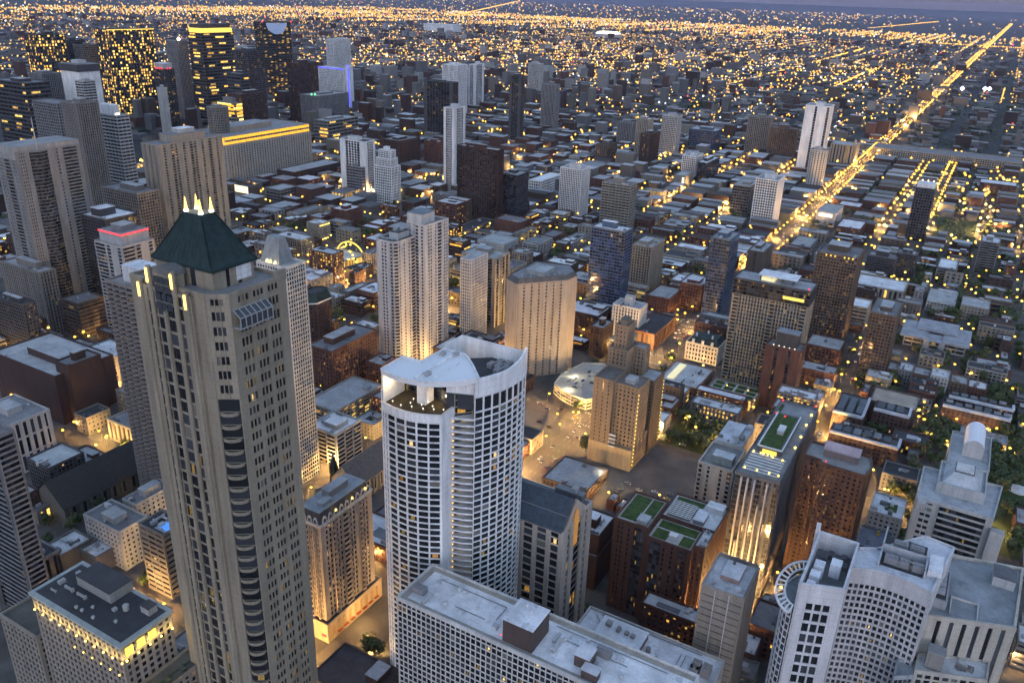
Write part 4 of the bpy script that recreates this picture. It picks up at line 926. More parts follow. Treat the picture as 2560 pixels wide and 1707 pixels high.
hut(r, -317.5, -313.8, -150, -135, 84, 88, (.14, .15, .16), (.18, .19, .2)); unit(r, -316, -140, 88.5, 'chiller', 1.2)

# ---- brick towers with green roofs ------------------------------------------------------------------------
BR = (.088, .045, .036)
pl = [(-390, -129.5), (-346.6, -129.5), (-346.6, -80.5), (-390, -80.5)]; claim(pl, 'green roofed brick towers')
root = thing('apartment_building', 'red brick apartment block with lawns on its stepped roofs behind the white roofed slab', 'apartment block', (-368, -105, 0))
BS = ST(3, 3., .5, .38, .35, so=.7)
tier(root, [(-376, -129.5), (-346.6, -129.5), (-346.6, -110.8), (-376, -110.8)], 0, 58, dict(BS, pat='s1w1s1w1s1b3s1'), BR, .07, (.4, .38, .36), 1, .05, wins=50, pats=['s1w1s1w1s1w1s1', 's1w2s1w1s1g3s1', 's1w2s1w2s1', 's1w1s1'])
tier(root, [(-365, -110.4), (-344.6, -110.4), (-344.6, -86.5), (-365, -86.5)], 0, 55, BS, BR, .12, (.4, .38, .36), 1, .05, wins=50, pats=['s1', 's1g3w1s1w1s1b2s1', 's1w2s1', 's1'])
tier(root, [(-390, -110.2), (-365.4, -110.2), (-365.4, -80.6), (-390, -80.6)], 0, 56, BS, BR, .04, (.55, .56, .58), 1, .04)
tier(root, [(-365, -86.2), (-348, -86.2), (-348, -80.6), (-365, -80.6)], 0, 56.5, BS, BR, .04, (.55, .56, .58), 1, .04)
blk(root, 'roof_lawn', 'sedum', [(-374.5, -350, -128, -119, 58.0, 58.25), (-374.5, -357, -118, -112.2, 58.0, 58.25)]); blk(root, 'roof_lawn', 'sedum', [(-363.5, -357, -108.5, -88, 55, 55.25), (-355.5, -347, -108.5, -101, 55, 55.25), (-355.5, -347, -94, -88, 55, 55.25)])
blk(root, 'roof_lawn', 'sedum', [(-388.5, -384, -108.5, -93, 56, 56.25)])
hut(root, -355, -348.6, -118, -112.5, 58, 60.5, (.28, .29, .3), (.35, .36, .38), 'roof_house'); hut(root, -352, -349, -100, -96, 55, 57.6, (.5, .5, .52), (.6, .6, .62), 'roof_house')
blk(root, 'glass_roof', 'pane_blind', [(-382.5, -368, -108, -95.5, 56.0, 57.4)]); 
mb = MB(); ox, oy = root.location.x, root.location.y
for i in range(9): mb.bar((-382.5+i*1.8-ox, -108-oy, 57.5), (-382.5+i*1.8-ox, -95.5-oy, 57.5), .16)
for i in range(6): mb.bar((-382.5-ox, -108+i*2.5-oy, 57.52), (-368-ox, -108+i*2.5-oy, 57.52), .16)
part(mb, 'glass_roof_bars', 'plain', root, C['W'])
hut(root, -378, -368, -93.5, -88, 56, 58.5, (.15, .16, .18), (.5, .51, .54), 'roof_house'); hut(root, -389, -383, -91, -82, 56, 59, (.5, .5, .52), (.6, .61, .63), 'roof_house')
clutter(root, -364, -350, -85.5, -82, 56.5, 4)

# ---- grey stone tower behind ---------------------------------------------------------------------------------
pl = [(-497, -112.5), (-437, -112.5), (-437, -92), (-497, -92)]; claim(pl, 'pale stone tower by the car park')
r, _ = shell('apartment_tower', 'pale stone tower with a white penthouse beside the car park', 'apartment tower', [(-466, -112.5), (-437, -112.5), (-437, -92), (-466, -92)], 0, 52, ST(3, 3.2, .4, .3, .4, 'b1s1w1s2w1s1b1', so=.6), (.47, .44, .40), .03, (.22, .22, .21), 1, .04, wins=40, pats=['s1w2s1', 'b1s1w1s2w1s1b1', 'b1s1w2s1', 's1w2s1'])
hut(r, -449.5, -442, -106, -93.8, 52, 57, (.3, .33, .32), (.55, .57, .6)); blk(r, 'rear_wing', 'facade', [(-497, -466.5, -112, -94, 0, 54)], (.45, .44, .42)); blk(r, 'rear_wing_roof', 'roofing', [(-496.5, -467, -111.5, -94.5, 54.01, 54.4)], (.52, .54, .58))
hut(r, -492, -474, -103, -99, 54.4, 56.4, (.5, .5, .5), (.55, .57, .62), 'roof_house'); clutter(r, -495, -468, -110, -96, 54.4, 6)

# ---- blue glass bar with a planted roof --------------------------------------------------------------------------
pl = [(-500, -81.5), (-397.5, -81.5), (-399.5, -58.5), (-500, -58.5)]; claim(pl, 'blue striped glass tower')
r, _ = shell('apartment_tower', 'long blue glass tower with white fins and lawns along its lit roof', 'apartment tower', pl, 0, 76, ST(2.2, 3.3, .08, .16, .2, so=1.2), (.12, .13, .15), .05, (.22, .23, .24), 1, .06, wins=40, pats=['s1', 'g2s1g4s1w3s1g3s1w2', 's1', 's1'])
for i, (yy, za, zb) in enumerate(((-78, 4, 75), (-74.6, 22, 75), (-70.8, 8, 75), (-67.2, 0, 60), (-64, 16, 75), (-76, 0, 34))): blk(r, 'fin', 'facade', [(-398.2, -396.2, yy-.4, yy+.4, za, zb)], (.5, .52, .56))
mb = MB()
for i in range(48): mb.box(-499+i*2.1-r.location.x, -499+i*2.1+1-r.location.x, -57.98-r.location.y, -57.7-r.location.y, 0, 76)
part(mb, 'metal_cladding', 'facade', r, (.13, .12, .12))
blk(r, 'roof_lawn', 'sedum', [(-474, -430, -77, -66, 79.6, 79.8), (-496, -446, -80, -78, 76.05, 76.3)]); blk(r, 'upper_floor', 'facade', [(-476, -428, -78, -64.5, 76, 79.58)], (.1, .1, .11)); blk(r, 'upper_roof_rim', 'facade', [(-476.4, -427.6, -78.4, -77.6, 79.6, 80.3), (-476.4, -427.6, -64.8, -64.1, 79.6, 80.3), (-428.4, -427.6, -77.6, -64.8, 79.6, 80.3)], C['W'])
blk(r, 'lit_lounge', 'glow_gold', [(-427.55, -427.3, -75, -67, 76.2, 78.6)]); hut(r, -455, -447, -72, -68.5, 79.8, 82, C['L'], C['W'], 'roof_house')
blk(r, 'roof_pergola', 'facade', [(-421+i*3.2, -420.2+i*3.2, -79.5, -60.5, 78.2, 78.7) for i in range(7)], C['W'])
lamp_bits(r, 'roof_lamp', 'glow_yellow', [(-421, -78.5, 79.2), (-421, -73, 79.2), (-420, -67.5, 79.2), (-419.5, -62, 79.2), (-401, -78, 79.2), (-401.5, -71.5, 79.2), (-402, -65, 79.2), (-402, -60, 79.2), (-424, -75, 77.6), (-424, -71, 77.6), (-424, -69, 77.8)], .6)
lamp_bits(r, 'edge_lamp', 'glow_yellow', [(-440, -59.5, 78), (-455, -59.5, 78), (-472, -60, 78), (-487, -60, 78)], .8); lamp_bits(r, 'red_light', 'glow_red', [(-478, -79.5, 78), (-472, -73, 80), (-498, -80, 78), (-499, -60, 79)], .6)

# ---- brown brick slab -------------------------------------------------------------------------------------------------
pl = [(-452, -53), (-434.3, -53), (-433, -43.5), (-430, -43.5), (-428.6, -20), (-440, -18), (-452, -20)]; claim(pl, 'wide brown brick tower')
r, _ = shell('apartment_tower', 'wide brown brick tower with a pink gabled roof house and scattered lit windows', 'apartment tower', pl, 0, 78, ST(2.8, 2.9, .56, .5, .3), (.105, .058, .043), .12, (.26, .26, .26), .8, .035, wins=90)
mb = MB(); q = lambda x, y, z: (x-r.location.x, y-r.location.y, z)
mb.box(-451-r.location.x, -440-r.location.x, -44-r.location.y, -25.5-r.location.y, 78, 82.5); part(mb, 'roof_house', 'facade', r, (.2, .15, .14))
mb = MB(); xs0, xs1, xm = -451.4, -439.6, -445.5
mb.quad(q(xs1, -44.4, 82.2), q(xs1, -25.1, 82.2), q(xm, -25.1, 85), q(xm, -44.4, 85)); mb.quad(q(xm, -44.4, 85), q(xm, -25.1, 85), q(xs0, -25.1, 82.2), q(xs0, -44.4, 82.2)); mb.poly([q(xs1, -25.1, 82.2), q(xs0, -25.1, 82.2), q(xm, -25.1, 85)]); mb.poly([q(xs0, -44.4, 82.2), q(xs1, -44.4, 82.2), q(xm, -44.4, 85)])
part(mb, 'pink_roof', 'roofing', r, (.42, .33, .36)); lamp_bits(r, 'red_light', 'glow_red', [(-431, -41, 79.8)], .5)

# ---- grey stepped tower with a pyramid top ------------------------------------------------------------------------------
GC = (.38, .385, .39)
pl = [(-438, 6.5), (-404.5, 6.5), (-404, 40), (-438.5, 43)]; claim(pl, 'grey pyramid capped tower')
r, _ = shell('office_tower', 'grey banded tower with a shallow glass pyramid on its stepped roof', 'office tower', pl, 0, 88, ST(3, 3.5, .2, .5, .4, 's1w1s1w2s1g1', so=.7), GC, .04, (.36, .38, .41), 1, .03, wins=50, pats=['w3s1w3', 's1w2s1b8s1', 's1w4s1', 'w3s1w3'])
tier(r, [(-440, 14), (-416, 14), (-416, 35), (-440, 35)], 88.05, 93, 'blank', GC, 0, (.34, .36, .39))
mb = MB(); q = lambda x, y, z: (x-r.location.x, y-r.location.y, z)
A = [(-439, 15.5), (-417.5, 15.5), (-417.5, 33.5), (-439, 33.5)]; B2 = [(-434, 20), (-423.5, 20), (-423.5, 29), (-434, 29)]
for i in range(4):
    j = (i+1) % 4; mb.quad(q(*A[i], 93.05), q(*A[j], 93.05), q(*B2[j], 98), q(*B2[i], 98))
    for t in range(1, 6):
        a = Vector(q(*A[i], 93.1)).lerp(Vector(q(*A[j], 93.1)), t/6); b = Vector(q(*B2[i], 98.1)).lerp(Vector(q(*B2[j], 98.1)), t/6); mb.bar(a, b, .2)
part(mb, 'pyramid_roof', 'roofing', r, (.42, .45, .48))
blk(r, 'pyramid_top', 'roofing', [(-434, -423.5, 20, 29, 98, 98.6)], (.15, .15, .16)); blk(r, 'pyramid_slat', 'facade', [(-433+i*1.6, -432.3+i*1.6, 20.5, 28.5, 98.62, 99.2) for i in range(6)], C['W'])
blk(r, 'corner_block', 'facade', [(-404.2, -400, 40, 46, 0, 84), (-404.2, -400.4, 7, 11, 84, 88.4)], GC)
pl = [(-552, 19), (-505, 19), (-508, 41), (-555, 41)]; claim(pl, 'barrel roofed grey block')
r, _ = shell('apartment_tower', 'grey block with a shiny white barrel vault on its roof behind the pyramid capped tower', 'apartment tower', pl, 0, 60, 'gridf', GC, .03, (.34, .36, .38), 1, .03, wins=24)
mb = MB(); n = 10; q = lambda x, y, z: (x-r.location.x, y-r.location.y, z); x0, x1, ym, rr = -551, -522, 31.3, 5.6
for i in range(n):
    a0, a1 = PI*i/n, PI*(i+1)/n
    mb.quad(q(x1, ym-rr*math.cos(a0), 66+rr*math.sin(a0)), q(x1, ym-rr*math.cos(a1), 66+rr*math.sin(a1)), q(x0, ym-rr*math.cos(a1), 66+rr*math.sin(a1)), q(x0, ym-rr*math.cos(a0), 66+rr*math.sin(a0)))
part(mb, 'barrel_vault', 'plain', r, (.68, .69, .72))
mb = MB(); mb.box(x0-r.location.x, x1-r.location.x, ym-rr-r.location.y, ym+rr-r.location.y, 60, 66)
mb.poly([q(x1+.02, ym-rr*math.cos(PI*i/n), 66+rr*math.sin(PI*i/n)) for i in range(n+1)]); part(mb, 'vault_end', 'facade', r, (.45, .44, .44))

# ---- white concave tower, lower right --------------------------------------------------------------------------------------
WC2 = (.52, .52, .545)
pl = [(-312, -26), (-274, -26), (-279.4, -11.3), (-312, -11.3)]; claim([(-336, -34), (-268, -34), (-268, 20), (-336, 20)], 'white concave tower')
root = thing('apartment_tower', 'white tower with a hollow curved facade, square grid windows and white cubes on its roof', 'apartment tower', (-300, -8, 0))
tier(root, pl, 0, 104, ST(3.4, 5.3, .22, .24, .5, so=.9, cap=8.), WC2, .03, (.14, .15, .155), 1, .03, wins=50, pats=[None, 's1w2w1s1', 's1', 's1'])
blk(root, 'roof_cube', 'facade', [(-296, -291, -24.2, -20.4, 104, 109.4)], (.68, .69, .74)); blk(root, 'roof_cube', 'facade', [(-299.5, -294.5, -18.6, -14.6, 104, 110)], (.68, .69, .74)); blk(root, 'roof_cube', 'facade', [(-289, -284.4, -24.5, -20.8, 104, 109.2)], (.68, .69, .74)); blk(root, 'roof_cube', 'facade', [(-282.2, -278, -24.6, -21.4, 104, 108.8)], (.68, .69, .74))
for p in ((-305, -22), (-305, -18), (-308, -20), (-308, -15), (-303, -14)): unit(root, p[0], p[1], 104, 'chiller', 1., 0, (.1, .1, .11))
blk(root, 'screen', 'facade', [(-312.6, -311.4, -26.4, -11, 104, 111.5)], WC2)
blk(root, 'fin_wall', 'facade', [(-311.6, -310.6, -28, -26.3, 90, 116)], WC2)
# semicircular trellis on the south side
mb = MB(); ox, oy = root.location.x, root.location.y; arc = []
for i in range(15):
    t = PI*(.04+.92*i/14); arc.append((-286+23*math.cos(t)*.78-ox, -26.2-9.5*math.sin(t)-oy))
for a, b in zip(arc, arc[1:]): mb.bar((*a, 101.2), (*b, 101.2), .7)
for i, a in enumerate(arc):
    t = PI*(.04+.92*i/14); b = (-286+23*math.cos(t)*.55-ox, -26.2-6.2*math.sin(t)-oy); mb.bar((*a, 101.3), (*b, 101.3), .5)
inn2 = [(-286+23*math.cos(PI*(.04+.92*i/14))*.55-ox, -26.2-6.2*math.sin(PI*(.04+.92*i/14))-oy) for i in range(15)]
for a, b in zip(inn2, inn2[1:]): mb.bar((*a, 101.2), (*b, 101.2), .6)
part(mb, 'trellis', 'plain', root, (.66, .67, .7))
sp_ = [(-286+23*.55*math.cos(PI*(1.04+.92*i/10)), -26.2+6.2*math.sin(PI*(1.04+.92*i/10))) for i in range(11)]
fr, gl = MB(), MB()
for a, b in zip(sp_, sp_[1:]): edge_facade(fr, gl, (a[0]-ox, a[1]-oy), (b[0]-ox, b[1]-oy), 0, 98, ST(100, 3.4, .08, .2, .3, cap=.5), None, True, False)
part(fr, 'bow_wall', 'facade', root, WC2); g = part(gl, 'bow_glazing', 'glazing', root, (.08, 1, .05)); g['kind'] = 'stuff'
mb = MB(); mb.poly([(p[0]-ox, p[1]-oy, 98) for p in sp_]); part(mb, 'bow_roof', 'roofing', root, (.2, .23, .25))
# hollow facade
cp = resample(curve_pts([(-296.5, -11), (-299.4, -4), (-300.3, 2.5), (-299.8, 9), (-297.5, 17.5)], 8), 14)
fr, gl = MB(), MB(); cl = []
for a, b in zip(cp, cp[1:]):
    edge_facade(fr, gl, (a[0]-ox, a[1]-oy), (b[0]-ox, b[1]-oy), 0, 103, ST(100, 3.1, .2, .36, .4, cap=0), cl, False, False)
    edge_facade(fr, MB(), (a[0]-ox, a[1]-oy), (b[0]-ox, b[1]-oy), 103, 110, ST(100, 9, .1, .1, .4, 's', cap=.6), None, True, False)
part(fr, 'hollow_wall', 'facade', root, (.46, .45, .465)); g = part(gl, 'hollow_glazing', 'glazing', root, (.03, 1, .06)); g['kind'] = 'stuff'
windows(root, [((c[0][0]+ox, c[0][1]+oy, c[0][2]), *c[1:]) for c in cl], 96, .07)
hp = cp+[(-334, 23), (-336, 12), (-316, -4), (-312, -11)]
mb = MB(); mb.poly([(p[0]-ox, p[1]-oy, 109) for p in hp]); part(mb, 'roof', 'roofing', root, (.55, .57, .62))
fr, gl = MB(), MB(); bk = [cp[-1], (-334, 23), (-336, 12), (-316, -4), (-312, -11)]
for a, b in zip(bk, bk[1:]): edge_facade(fr, gl, (a[0]-ox, a[1]-oy), (b[0]-ox, b[1]-oy), 0, 109, ST(3, 3.1, .38, .38, .4, cap=1), None, True, False)
part(fr, 'rear_wall', 'facade', root, WC2); g = part(gl, 'rear_glazing', 'glazing', root, (.05, 1, .05)); g['kind'] = 'stuff'
blk(root, 'plant_wall', 'facade', [(-316.5, -315.9, -2, 14.5, 109, 113), (-315.9, -306, 13.9, 14.5, 109, 113), (-330, -316.5, -2.6, -2, 109, 113), (-315.9, -305, -2.6, -2, 109, 112)], (.42, .43, .47))
blk(root, 'plant_floor', 'roofing', [(-329, -306.5, -1.9, 13.8, 109.05, 109.15)], ROOF['d'])
for p in ((-310, 2), (-310, 7), (-310, 11), (-322, 4), (-322, 10)): unit(root, p[0], p[1], 109.2, 'chiller', 1.5, PI/2, (.2, .2, .21))
blk(root, 'white_hut', 'facade', [(-321, -309, 15, 20, 109, 112)], (.6, .61, .64))

# ---- grey tower with buff ribs, right edge; the lower blocks in front of it -------------------------------------------------------
pl = [(-350, 17.5), (-304, 17.5), (-315, 48.5), (-358, 51)]; claim(pl, 'grey buff ribbed tower')
r, _ = shell('office_tower', 'grey roofed tower with buff ribs at the lower right edge', 'office tower', pl, 0, 94, ST(3.2, 30, .3, .05, .6, cap=1.2), (.40, .375, .33), .02, (.24, .26, .28), 1, .04, pats=['s1w6s1', 's2w1s1w1s1w1s1w1s1w1s1w1s1', 's1w6s1', 's1'])
hut(r, -334, -312, 18.2, 24.6, 94, 98, (.3, .32, .34), None, 'plant_screen'); blk(r, 'plant_floor', 'roofing', [(-333, -313, 19, 24, 98.01, 98.1)], ROOF['d'])
for i in range(4): unit(r, -317-i*4, 21.5, 98.1, 'chiller', 1., PI/2, (.3, .32, .36))
hut(r, -349, -340, 40, 48, 94, 98.5, (.35, .37, .38), (.12, .12, .13)); blk(r, 'roof_kerb', 'facade', [(-322, -311, 26, 26.4, 94, 95), (-322, -311, 35.6, 36, 94, 95), (-322.4, -322, 26, 36, 94, 95)], (.45, .45, .45))
pl = [(-302.6, 19.5), (-292.8, 19.5), (-302, 43.5), (-314, 44)]; claim(pl, 'low ribbed block at the right edge')
r, _ = shell('office_building', 'stepped office block with a white roof in front of the grey buff ribbed tower', 'office building', pl, 0, 76, ST(3.4, 3.4, .3, .25, .4), (.40, .38, .34), .03, (.55, .57, .6), 1, .03, wins=30)
hut(r, -302, -297, 22, 28, 76, 84, (.24, .23, .22), (.26, .27, .28)); clutter(r, -311, -303, 34, 42, 76, 5)
pl = [(-297, 12.8), (-287, 12.8), (-291.5, 19), (-300, 19)]; claim(pl)
r, _ = shell('office_building', 'narrow glass fronted block in the corner of the white concave tower', 'office building', pl, 0, 74, ST(1.8, 3.2, .14, .12, .25), (.3, .33, .35), .03, (.3, .33, .36), 1, .05)

# ---- slim brown tower --------------------------------------------------------------------------------------------------------------------
pl = [(-322, -67.6), (-297, -67.6), (-297, -49), (-322, -49)]; claim(pl, 'slim brown banded tower')
r, _ = shell('apartment_tower', 'slim brown tower with white joints and a pale roof terrace beside the orange side street', 'apartment tower', pl, 0, 76, ST(6.2, 3.6, .1, .86, .3, so=.8), (.30, .26, .22), .01, (.46, .47, .5), 1, .05, pats=['s1', 'w3', 's1', 's1'])
blk(r, 'white_joint', 'facade', [(-296.68, -296.5, -67.6+i*6.2-.18, -67.6+i*6.2+.18, 0, 76) for i in range(1, 3)], (.6, .6, .6))
blk(r, 'parapet_rail', 'steel', [(-321.6, -297.4, -49.5, -49.3, 77.2, 78.4), (-321.6, -321.4, -67.2, -49.5, 77.2, 78.4)]); hut(r, -318, -306, -62, -54, 76, 78.2, (.3, .2, .18), (.5, .5, .54), 'roof_house', .2)
unit(r, -316, -59, 78.5, 'tank', .5, 0, (.1, .1, .1)); unit(r, -301, -64, 76, 'chiller', .8); unit(r, -302, -53, 76, 'hatch', 1.2, 0, (.45, .46, .48))

# ---- eight sided hotel --------------------------------------------------------------------------------------------------------------------------
pl = [(-622, -335), (-574.5, -335), (-569.6, -322), (-569.6, -318), (-604.8, -289), (-618, -288), (-630, -300), (-634, -322)]
pl = [(-626, -333), (-577, -333), (-570, -319), (-604.6, -289.2), (-618.5, -287.6), (-634, -300)]; claim(pl, 'eight sided concrete hotel')
r, _ = shell('hotel_tower', 'broad concrete hotel tower with cut corners, blank ribs and a dark sloped crown', 'hotel', pl, 0, 88, ST(2.6, 3., .12, .38, .6, 's3w1s3w1', so=.3, cap=.4), (.30, .265, .23), .09, (.14, .14, .14), 1, .03, pats=['s3w1s3', 's3', 's3w1s3w1s3w1s3w1s3w1s3w1s3', 's3', 's3w1s3', 's3w1s3'], wins=60)
mb = MB(); ox, oy = r.location.x, r.location.y; n = len(pl); cxm = sum(p[0] for p in pl)/n; cym = sum(p[1] for p in pl)/n
p2 = [(cxm+(p[0]-cxm)*1.03, cym+(p[1]-cym)*1.03) for p in pl]; p3 = [(cxm+(p[0]-cxm)*.93, cym+(p[1]-cym)*.93) for p in pl]
for i in range(n):
    j = (i+1) % n; mb.quad((p2[i][0]-ox, p2[i][1]-oy, 88.4), (p2[j][0]-ox, p2[j][1]-oy, 88.4), (p3[j][0]-ox, p3[j][1]-oy, 92.5), (p3[i][0]-ox, p3[i][1]-oy, 92.5))
part(mb, 'sloped_crown', 'facade', r, (.09, .09, .09)); mb = MB(); mb.poly([(p[0]-ox, p[1]-oy, 91.6) for p in p3]); part(mb, 'crown_roof', 'roofing', r, (.2, .2, .21))
hut(r, -610, -590, -322, -305, 91.6, 95, (.28, .28, .28), (.33, .34, .35))
for p in ((-600, -300), (-595, -303), (-590, -309), (-584, -314), (-582, -322), (-606, -298)): unit(r, p[0], p[1], 91.7, 'vent', 1.1, 0, (.35, .36, .36))

# ---- car park with a white roof deck -----------------------------------------------------------------------------------------------------------------
pl = [(-584, -280), (-564, -276.5), (-557, -266.5), (-552, -254.6), (-551.5, -240.5), (-562, -235), (-600, -240), (-625, -257), (-616, -274)]; claim(pl, 'white parking deck'); FOOT.pop(); FOOT.append((-625, -575, -279, -242)); FOOT.append((-580, -553, -268, -238))
r, _ = shell('parking_garage', 'curved low parking garage with cars on its white lit deck', 'parking garage', pl, 0, 9, ST(6, 3, .06, .5, .3, cap=1.), (.52, .48, .38), .5, (.42, .41, .36), .8, .03, roofmat='concrete_deck')
DECK = pl
# ---- brown setback tower ----------------------------------------------------------------------------------------------------------------------------------
DC = (.21, .165, .122)
claim([(-530, -207), (-482, -207), (-482, -172), (-530, -172)], 'brown setback tower')
root = thing('apartment_tower', 'brown brick setback tower with a stepped crown above the car park', 'apartment tower', (-505, -190, 0))
DS = ST(3, 3.2, .58, .5, .3)
tier(root, [(-508, -206), (-484, -206), (-484, -191.5), (-508, -191.5)], 0, 66, DS, DC, .03, (.13, .12, .11), 1, .03, wins=20, pats=[None, 's1w1s1w1s1w1s1', 's1w1s1', None])
tier(root, [(-506, -191.3), (-487, -191.3), (-487, -173.2), (-506, -173.2)], 0, 64, DS, DC, .04, (.2, .18, .17), 1, .03, wins=50)
blk(root, 'base_wall', 'facade', [(-484, -482.8, -206.5, -173.2, 0, 17), (-487, -484.0, -191.2, -173.3, 0, 16.9)], (.34, .27, .18))
tier(root, [(-528, -207), (-508.2, -207), (-508.2, -192), (-528, -192)], 0, 80, DS, DC, .03, (.13, .12, .11), wins=20); tier(root, [(-525, -204), (-511, -204), (-511, -195), (-525, -195)], 80.05, 97, DS, DC, .03, (.12, .11, .11))
hut(root, -522, -514, -202, -197, 97, 101, DC, (.1, .1, .1)); tier(root, [(-528, -191.8), (-519, -191.8), (-519, -183), (-528, -183)], 0, 80, DS, DC, .02, (.3, .31, .33))
tier(root, [(-532, -184), (-512, -184), (-512, -171.5), (-532, -171.5)], 0, 60, DS, tuple(v*.62 for v in DC), .02, (.33, .34, .36), 1, .03, wins=20)
tier(root, [(-540, -176), (-506.2, -176), (-506.2, -173), (-540, -173)], 0, 20, DS, DC, .02, (.3, .3, .32))
lamp_bits(root, 'string_light', 'glow_yellow', [(-486.7, -172.9, 4+i*3.1) for i in range(19)]+[(-532.4, -171.2, 4+i*2.9) for i in range(18)], .38)
hut(root, -500, -492, -186, -179, 64, 67, C['L'], (.42, .43, .45), 'roof_house')
blk(root, 'white_sill', 'facade', [(-484, -482.4, -191, -186, 16+i*3, 16.8+i*3) for i in range(4)], C['W'])

# ---- twin slab white tower ------------------------------------------------------------------------------------------------------------------------------------------
TC = (.44, .445, .46)
claim([(-590, -439), (-529, -439), (-529, -398), (-590, -398)], 'tall twin slab white tower')
root = thing('apartment_tower', 'tall white twin slab tower with dark balcony slots and a stepped pale roof', 'apartment tower', (-558, -418, 0))
TS = ST(2.6, 3.1, .42, .4, .35)
tier(root, [(-560, -438.5), (-534, -438.5), (-529.4, -434), (-529.4, -418), (-533, -415.5), (-560, -415.5)], 0, 116, TS, TC, .04, (.07, .07, .07), 1, .04, wins=60, pats=['s1w2b1w2s1', 'b1', 's1w2s1b1', 'b1', 'w1s1w1s1w1b2s1', 's1'])
tier(root, [(-588, -426), (-560.2, -426), (-556, -410), (-556, -404), (-588, -402)], 0, 127, TS, TC, .04, (.12, .12, .13), 1, .04, wins=40, pats=['s1', 's1w1s1w1b2', 'w1', 's1w2s1w1b2s1w2', 's1'])
hut(root, -576, -558, -424, -408, 127, 136, (.46, .46, .45), (.16, .19, .22)); hut(root, -556, -541, -431, -421, 116, 121.5, (.45, .45, .45), (.08, .08, .08), 'roof_house')
for p in ((-536, -432), (-537, -427), (-538, -422)): unit(root, p[0], p[1], 116, 'duct', 1, PI/2, (.4, .42, .44))
for p in ((-546, -428), (-550, -424)): unit(root, p[0], p[1], 122, 'chiller', 1., 0, (.3, .3, .3))
for lab, pl, zz in (('white gridded wing at the left foot of the twin slab tower', [(-606, -462), (-575, -462), (-575, -442), (-606, -442)], 62), ('white gridded wing at the right foot of the twin slab tower', [(-640, -404), (-612, -404), (-612, -392), (-640, -392)], 84)):
    claim(pl); shell('apartment_building', lab, 'apartment block', pl, 0, zz, TS, TC, .04, ROOF['l'])

# ---- grand tower with a curved centre bay (left) --------------------------------------------------------------------------------------------------------------------------
MC = (.21, .207, .2)
claim([(-486, -768), (-420, -768), (-420, -735), (-486, -735)], 'grand twin flanked tower')
MS = ST(3, 3.2, .5, .45, .35, so=.8)
x0 = -420; w = 62
bay = [(x0-12-i*1.6, -757+3.4*math.sin(PI*i/11)+0) for i in range(12)]
pl = [(x0-w, -790), (x0, -790), (x0, -757), *bay, (x0-w, -757)]
pats = ['s1', 's1w3s1b4s1w3', 's1w3s2'] + ['g1']*11 + ['s2w1s1b4s1', 's1']
r, _ = shell('apartment_tower', 'grand grey tower with two pale flanks, a curved glass centre bay and a mast', 'apartment tower', pl, 0, 166, MS, MC, .05, (.3, .3, .3), 1, .035, pats=pats, wins=30)
mb = MB(); mb.box(x0-13-r.location.x, x0-11-r.location.x, -772-r.location.y, -770-r.location.y, 166, 170); mb.cyl(x0-20-r.location.x, -756-r.location.y, 120, 196, .8, 8, .35); part(mb, 'mast', 'plain', r, C['L'])
blk(r, 'top_band', 'facade', [(x0-w-.8, x0+.8, -790.6, -757.9, 160, 171)], (.30, .29, .275)); blk(r, 'top_roof', 'roofing', [(x0-w, x0, -790, -758.6, 171.01, 171.3)], (.26, .26, .26))
pl = [(-492, -812), (-440, -812), (-440, -758), (-492, -758)]
pl = [(-452+26*math.cos(2*PI*i/24), -775+24*math.sin(2*PI*i/24)) for i in range(24)]; 
r, _ = shell('shopping_centre', 'rounded glass podium with a glowing yellow rim below the grand twin flanked tower', 'shopping centre', [(p[0]-14, p[1]-4) for p in pl], 0, 18, ST(4, 6, .1, .2, .3), (.3, .27, .2), .6, (.2, .19, .16), .5, .04); claim([(-492, -803), (-440, -803), (-440, -755), (-492, -755)])

# ---- tower with a red neon rim ----------------------------------------------------------------------------------------------------------------------------------------------------
claim([(-480, -690), (-430, -690), (-430, -628), (-480, -628)], 'red neon rimmed tower')
root = thing('hotel_tower', 'pale corner tower with a red neon rim left of the green pyramid tower', 'hotel', (-448, -650, 0))
tier(root, [(-459, -672), (-427, -672), (-427, -635), (-459, -635)], 0, 98, ST(4, 3.4, .3, .3, .4, 'b2w1s1w1'), (.33, .32, .31), .06, (.3, .3, .3), 1, .03)
tier(root, [(-457, -668), (-430, -668), (-430, -638), (-457, -638)], 98.1, 108, 'blank', (.32, .335, .34), 0, (.25, .25, .26))
blk(root, 'neon_rim', 'glow_red', [(-429.6, -428.9, -668.4, -637.3, 108, 109), (-457.4, -428.9, -637.2, -636.6, 108, 109)]); hut(root, -452, -438, -662, -648, 108, 113, C['G'], C['L'])

# ---- white lattice tower --------------------------------------------------------------------------------------------------------------------------------------------------------------------
pl = [(-356, -378), (-346, -378), (-346, -356.5), (-356, -356.5)]; pl = [(-362, -380), (-345.6, -380), (-345.6, -356.1), (-362, -356.1)]; claim(pl, 'white lattice tower')
r, _ = shell('apartment_tower', 'slender white lattice tower with a blank wedge top behind the green pyramid tower', 'apartment tower', pl, 0, 154, ST(2.1, 3., .24, .26, .45), (.54, .52, .48), .03, (.3, .3, .3), 1, .03, wins=60)
mb = MB(); q = lambda x, y, z: (x-r.location.x, y-r.location.y, z)
P4 = lambda x0, x1, y0, y1, z: [q(x0, y0, z), q(x1, y0, z), q(x1, y1, z), q(x0, y1, z)]
lo_, hi_ = P4(-361, -348, -380, -364, 154.1), P4(-358, -353, -377, -367, 170)
for i in range(4): mb.quad(lo_[i], lo_[(i+1) % 4], hi_[(i+1) % 4], hi_[i])
mb.quad(*hi_)
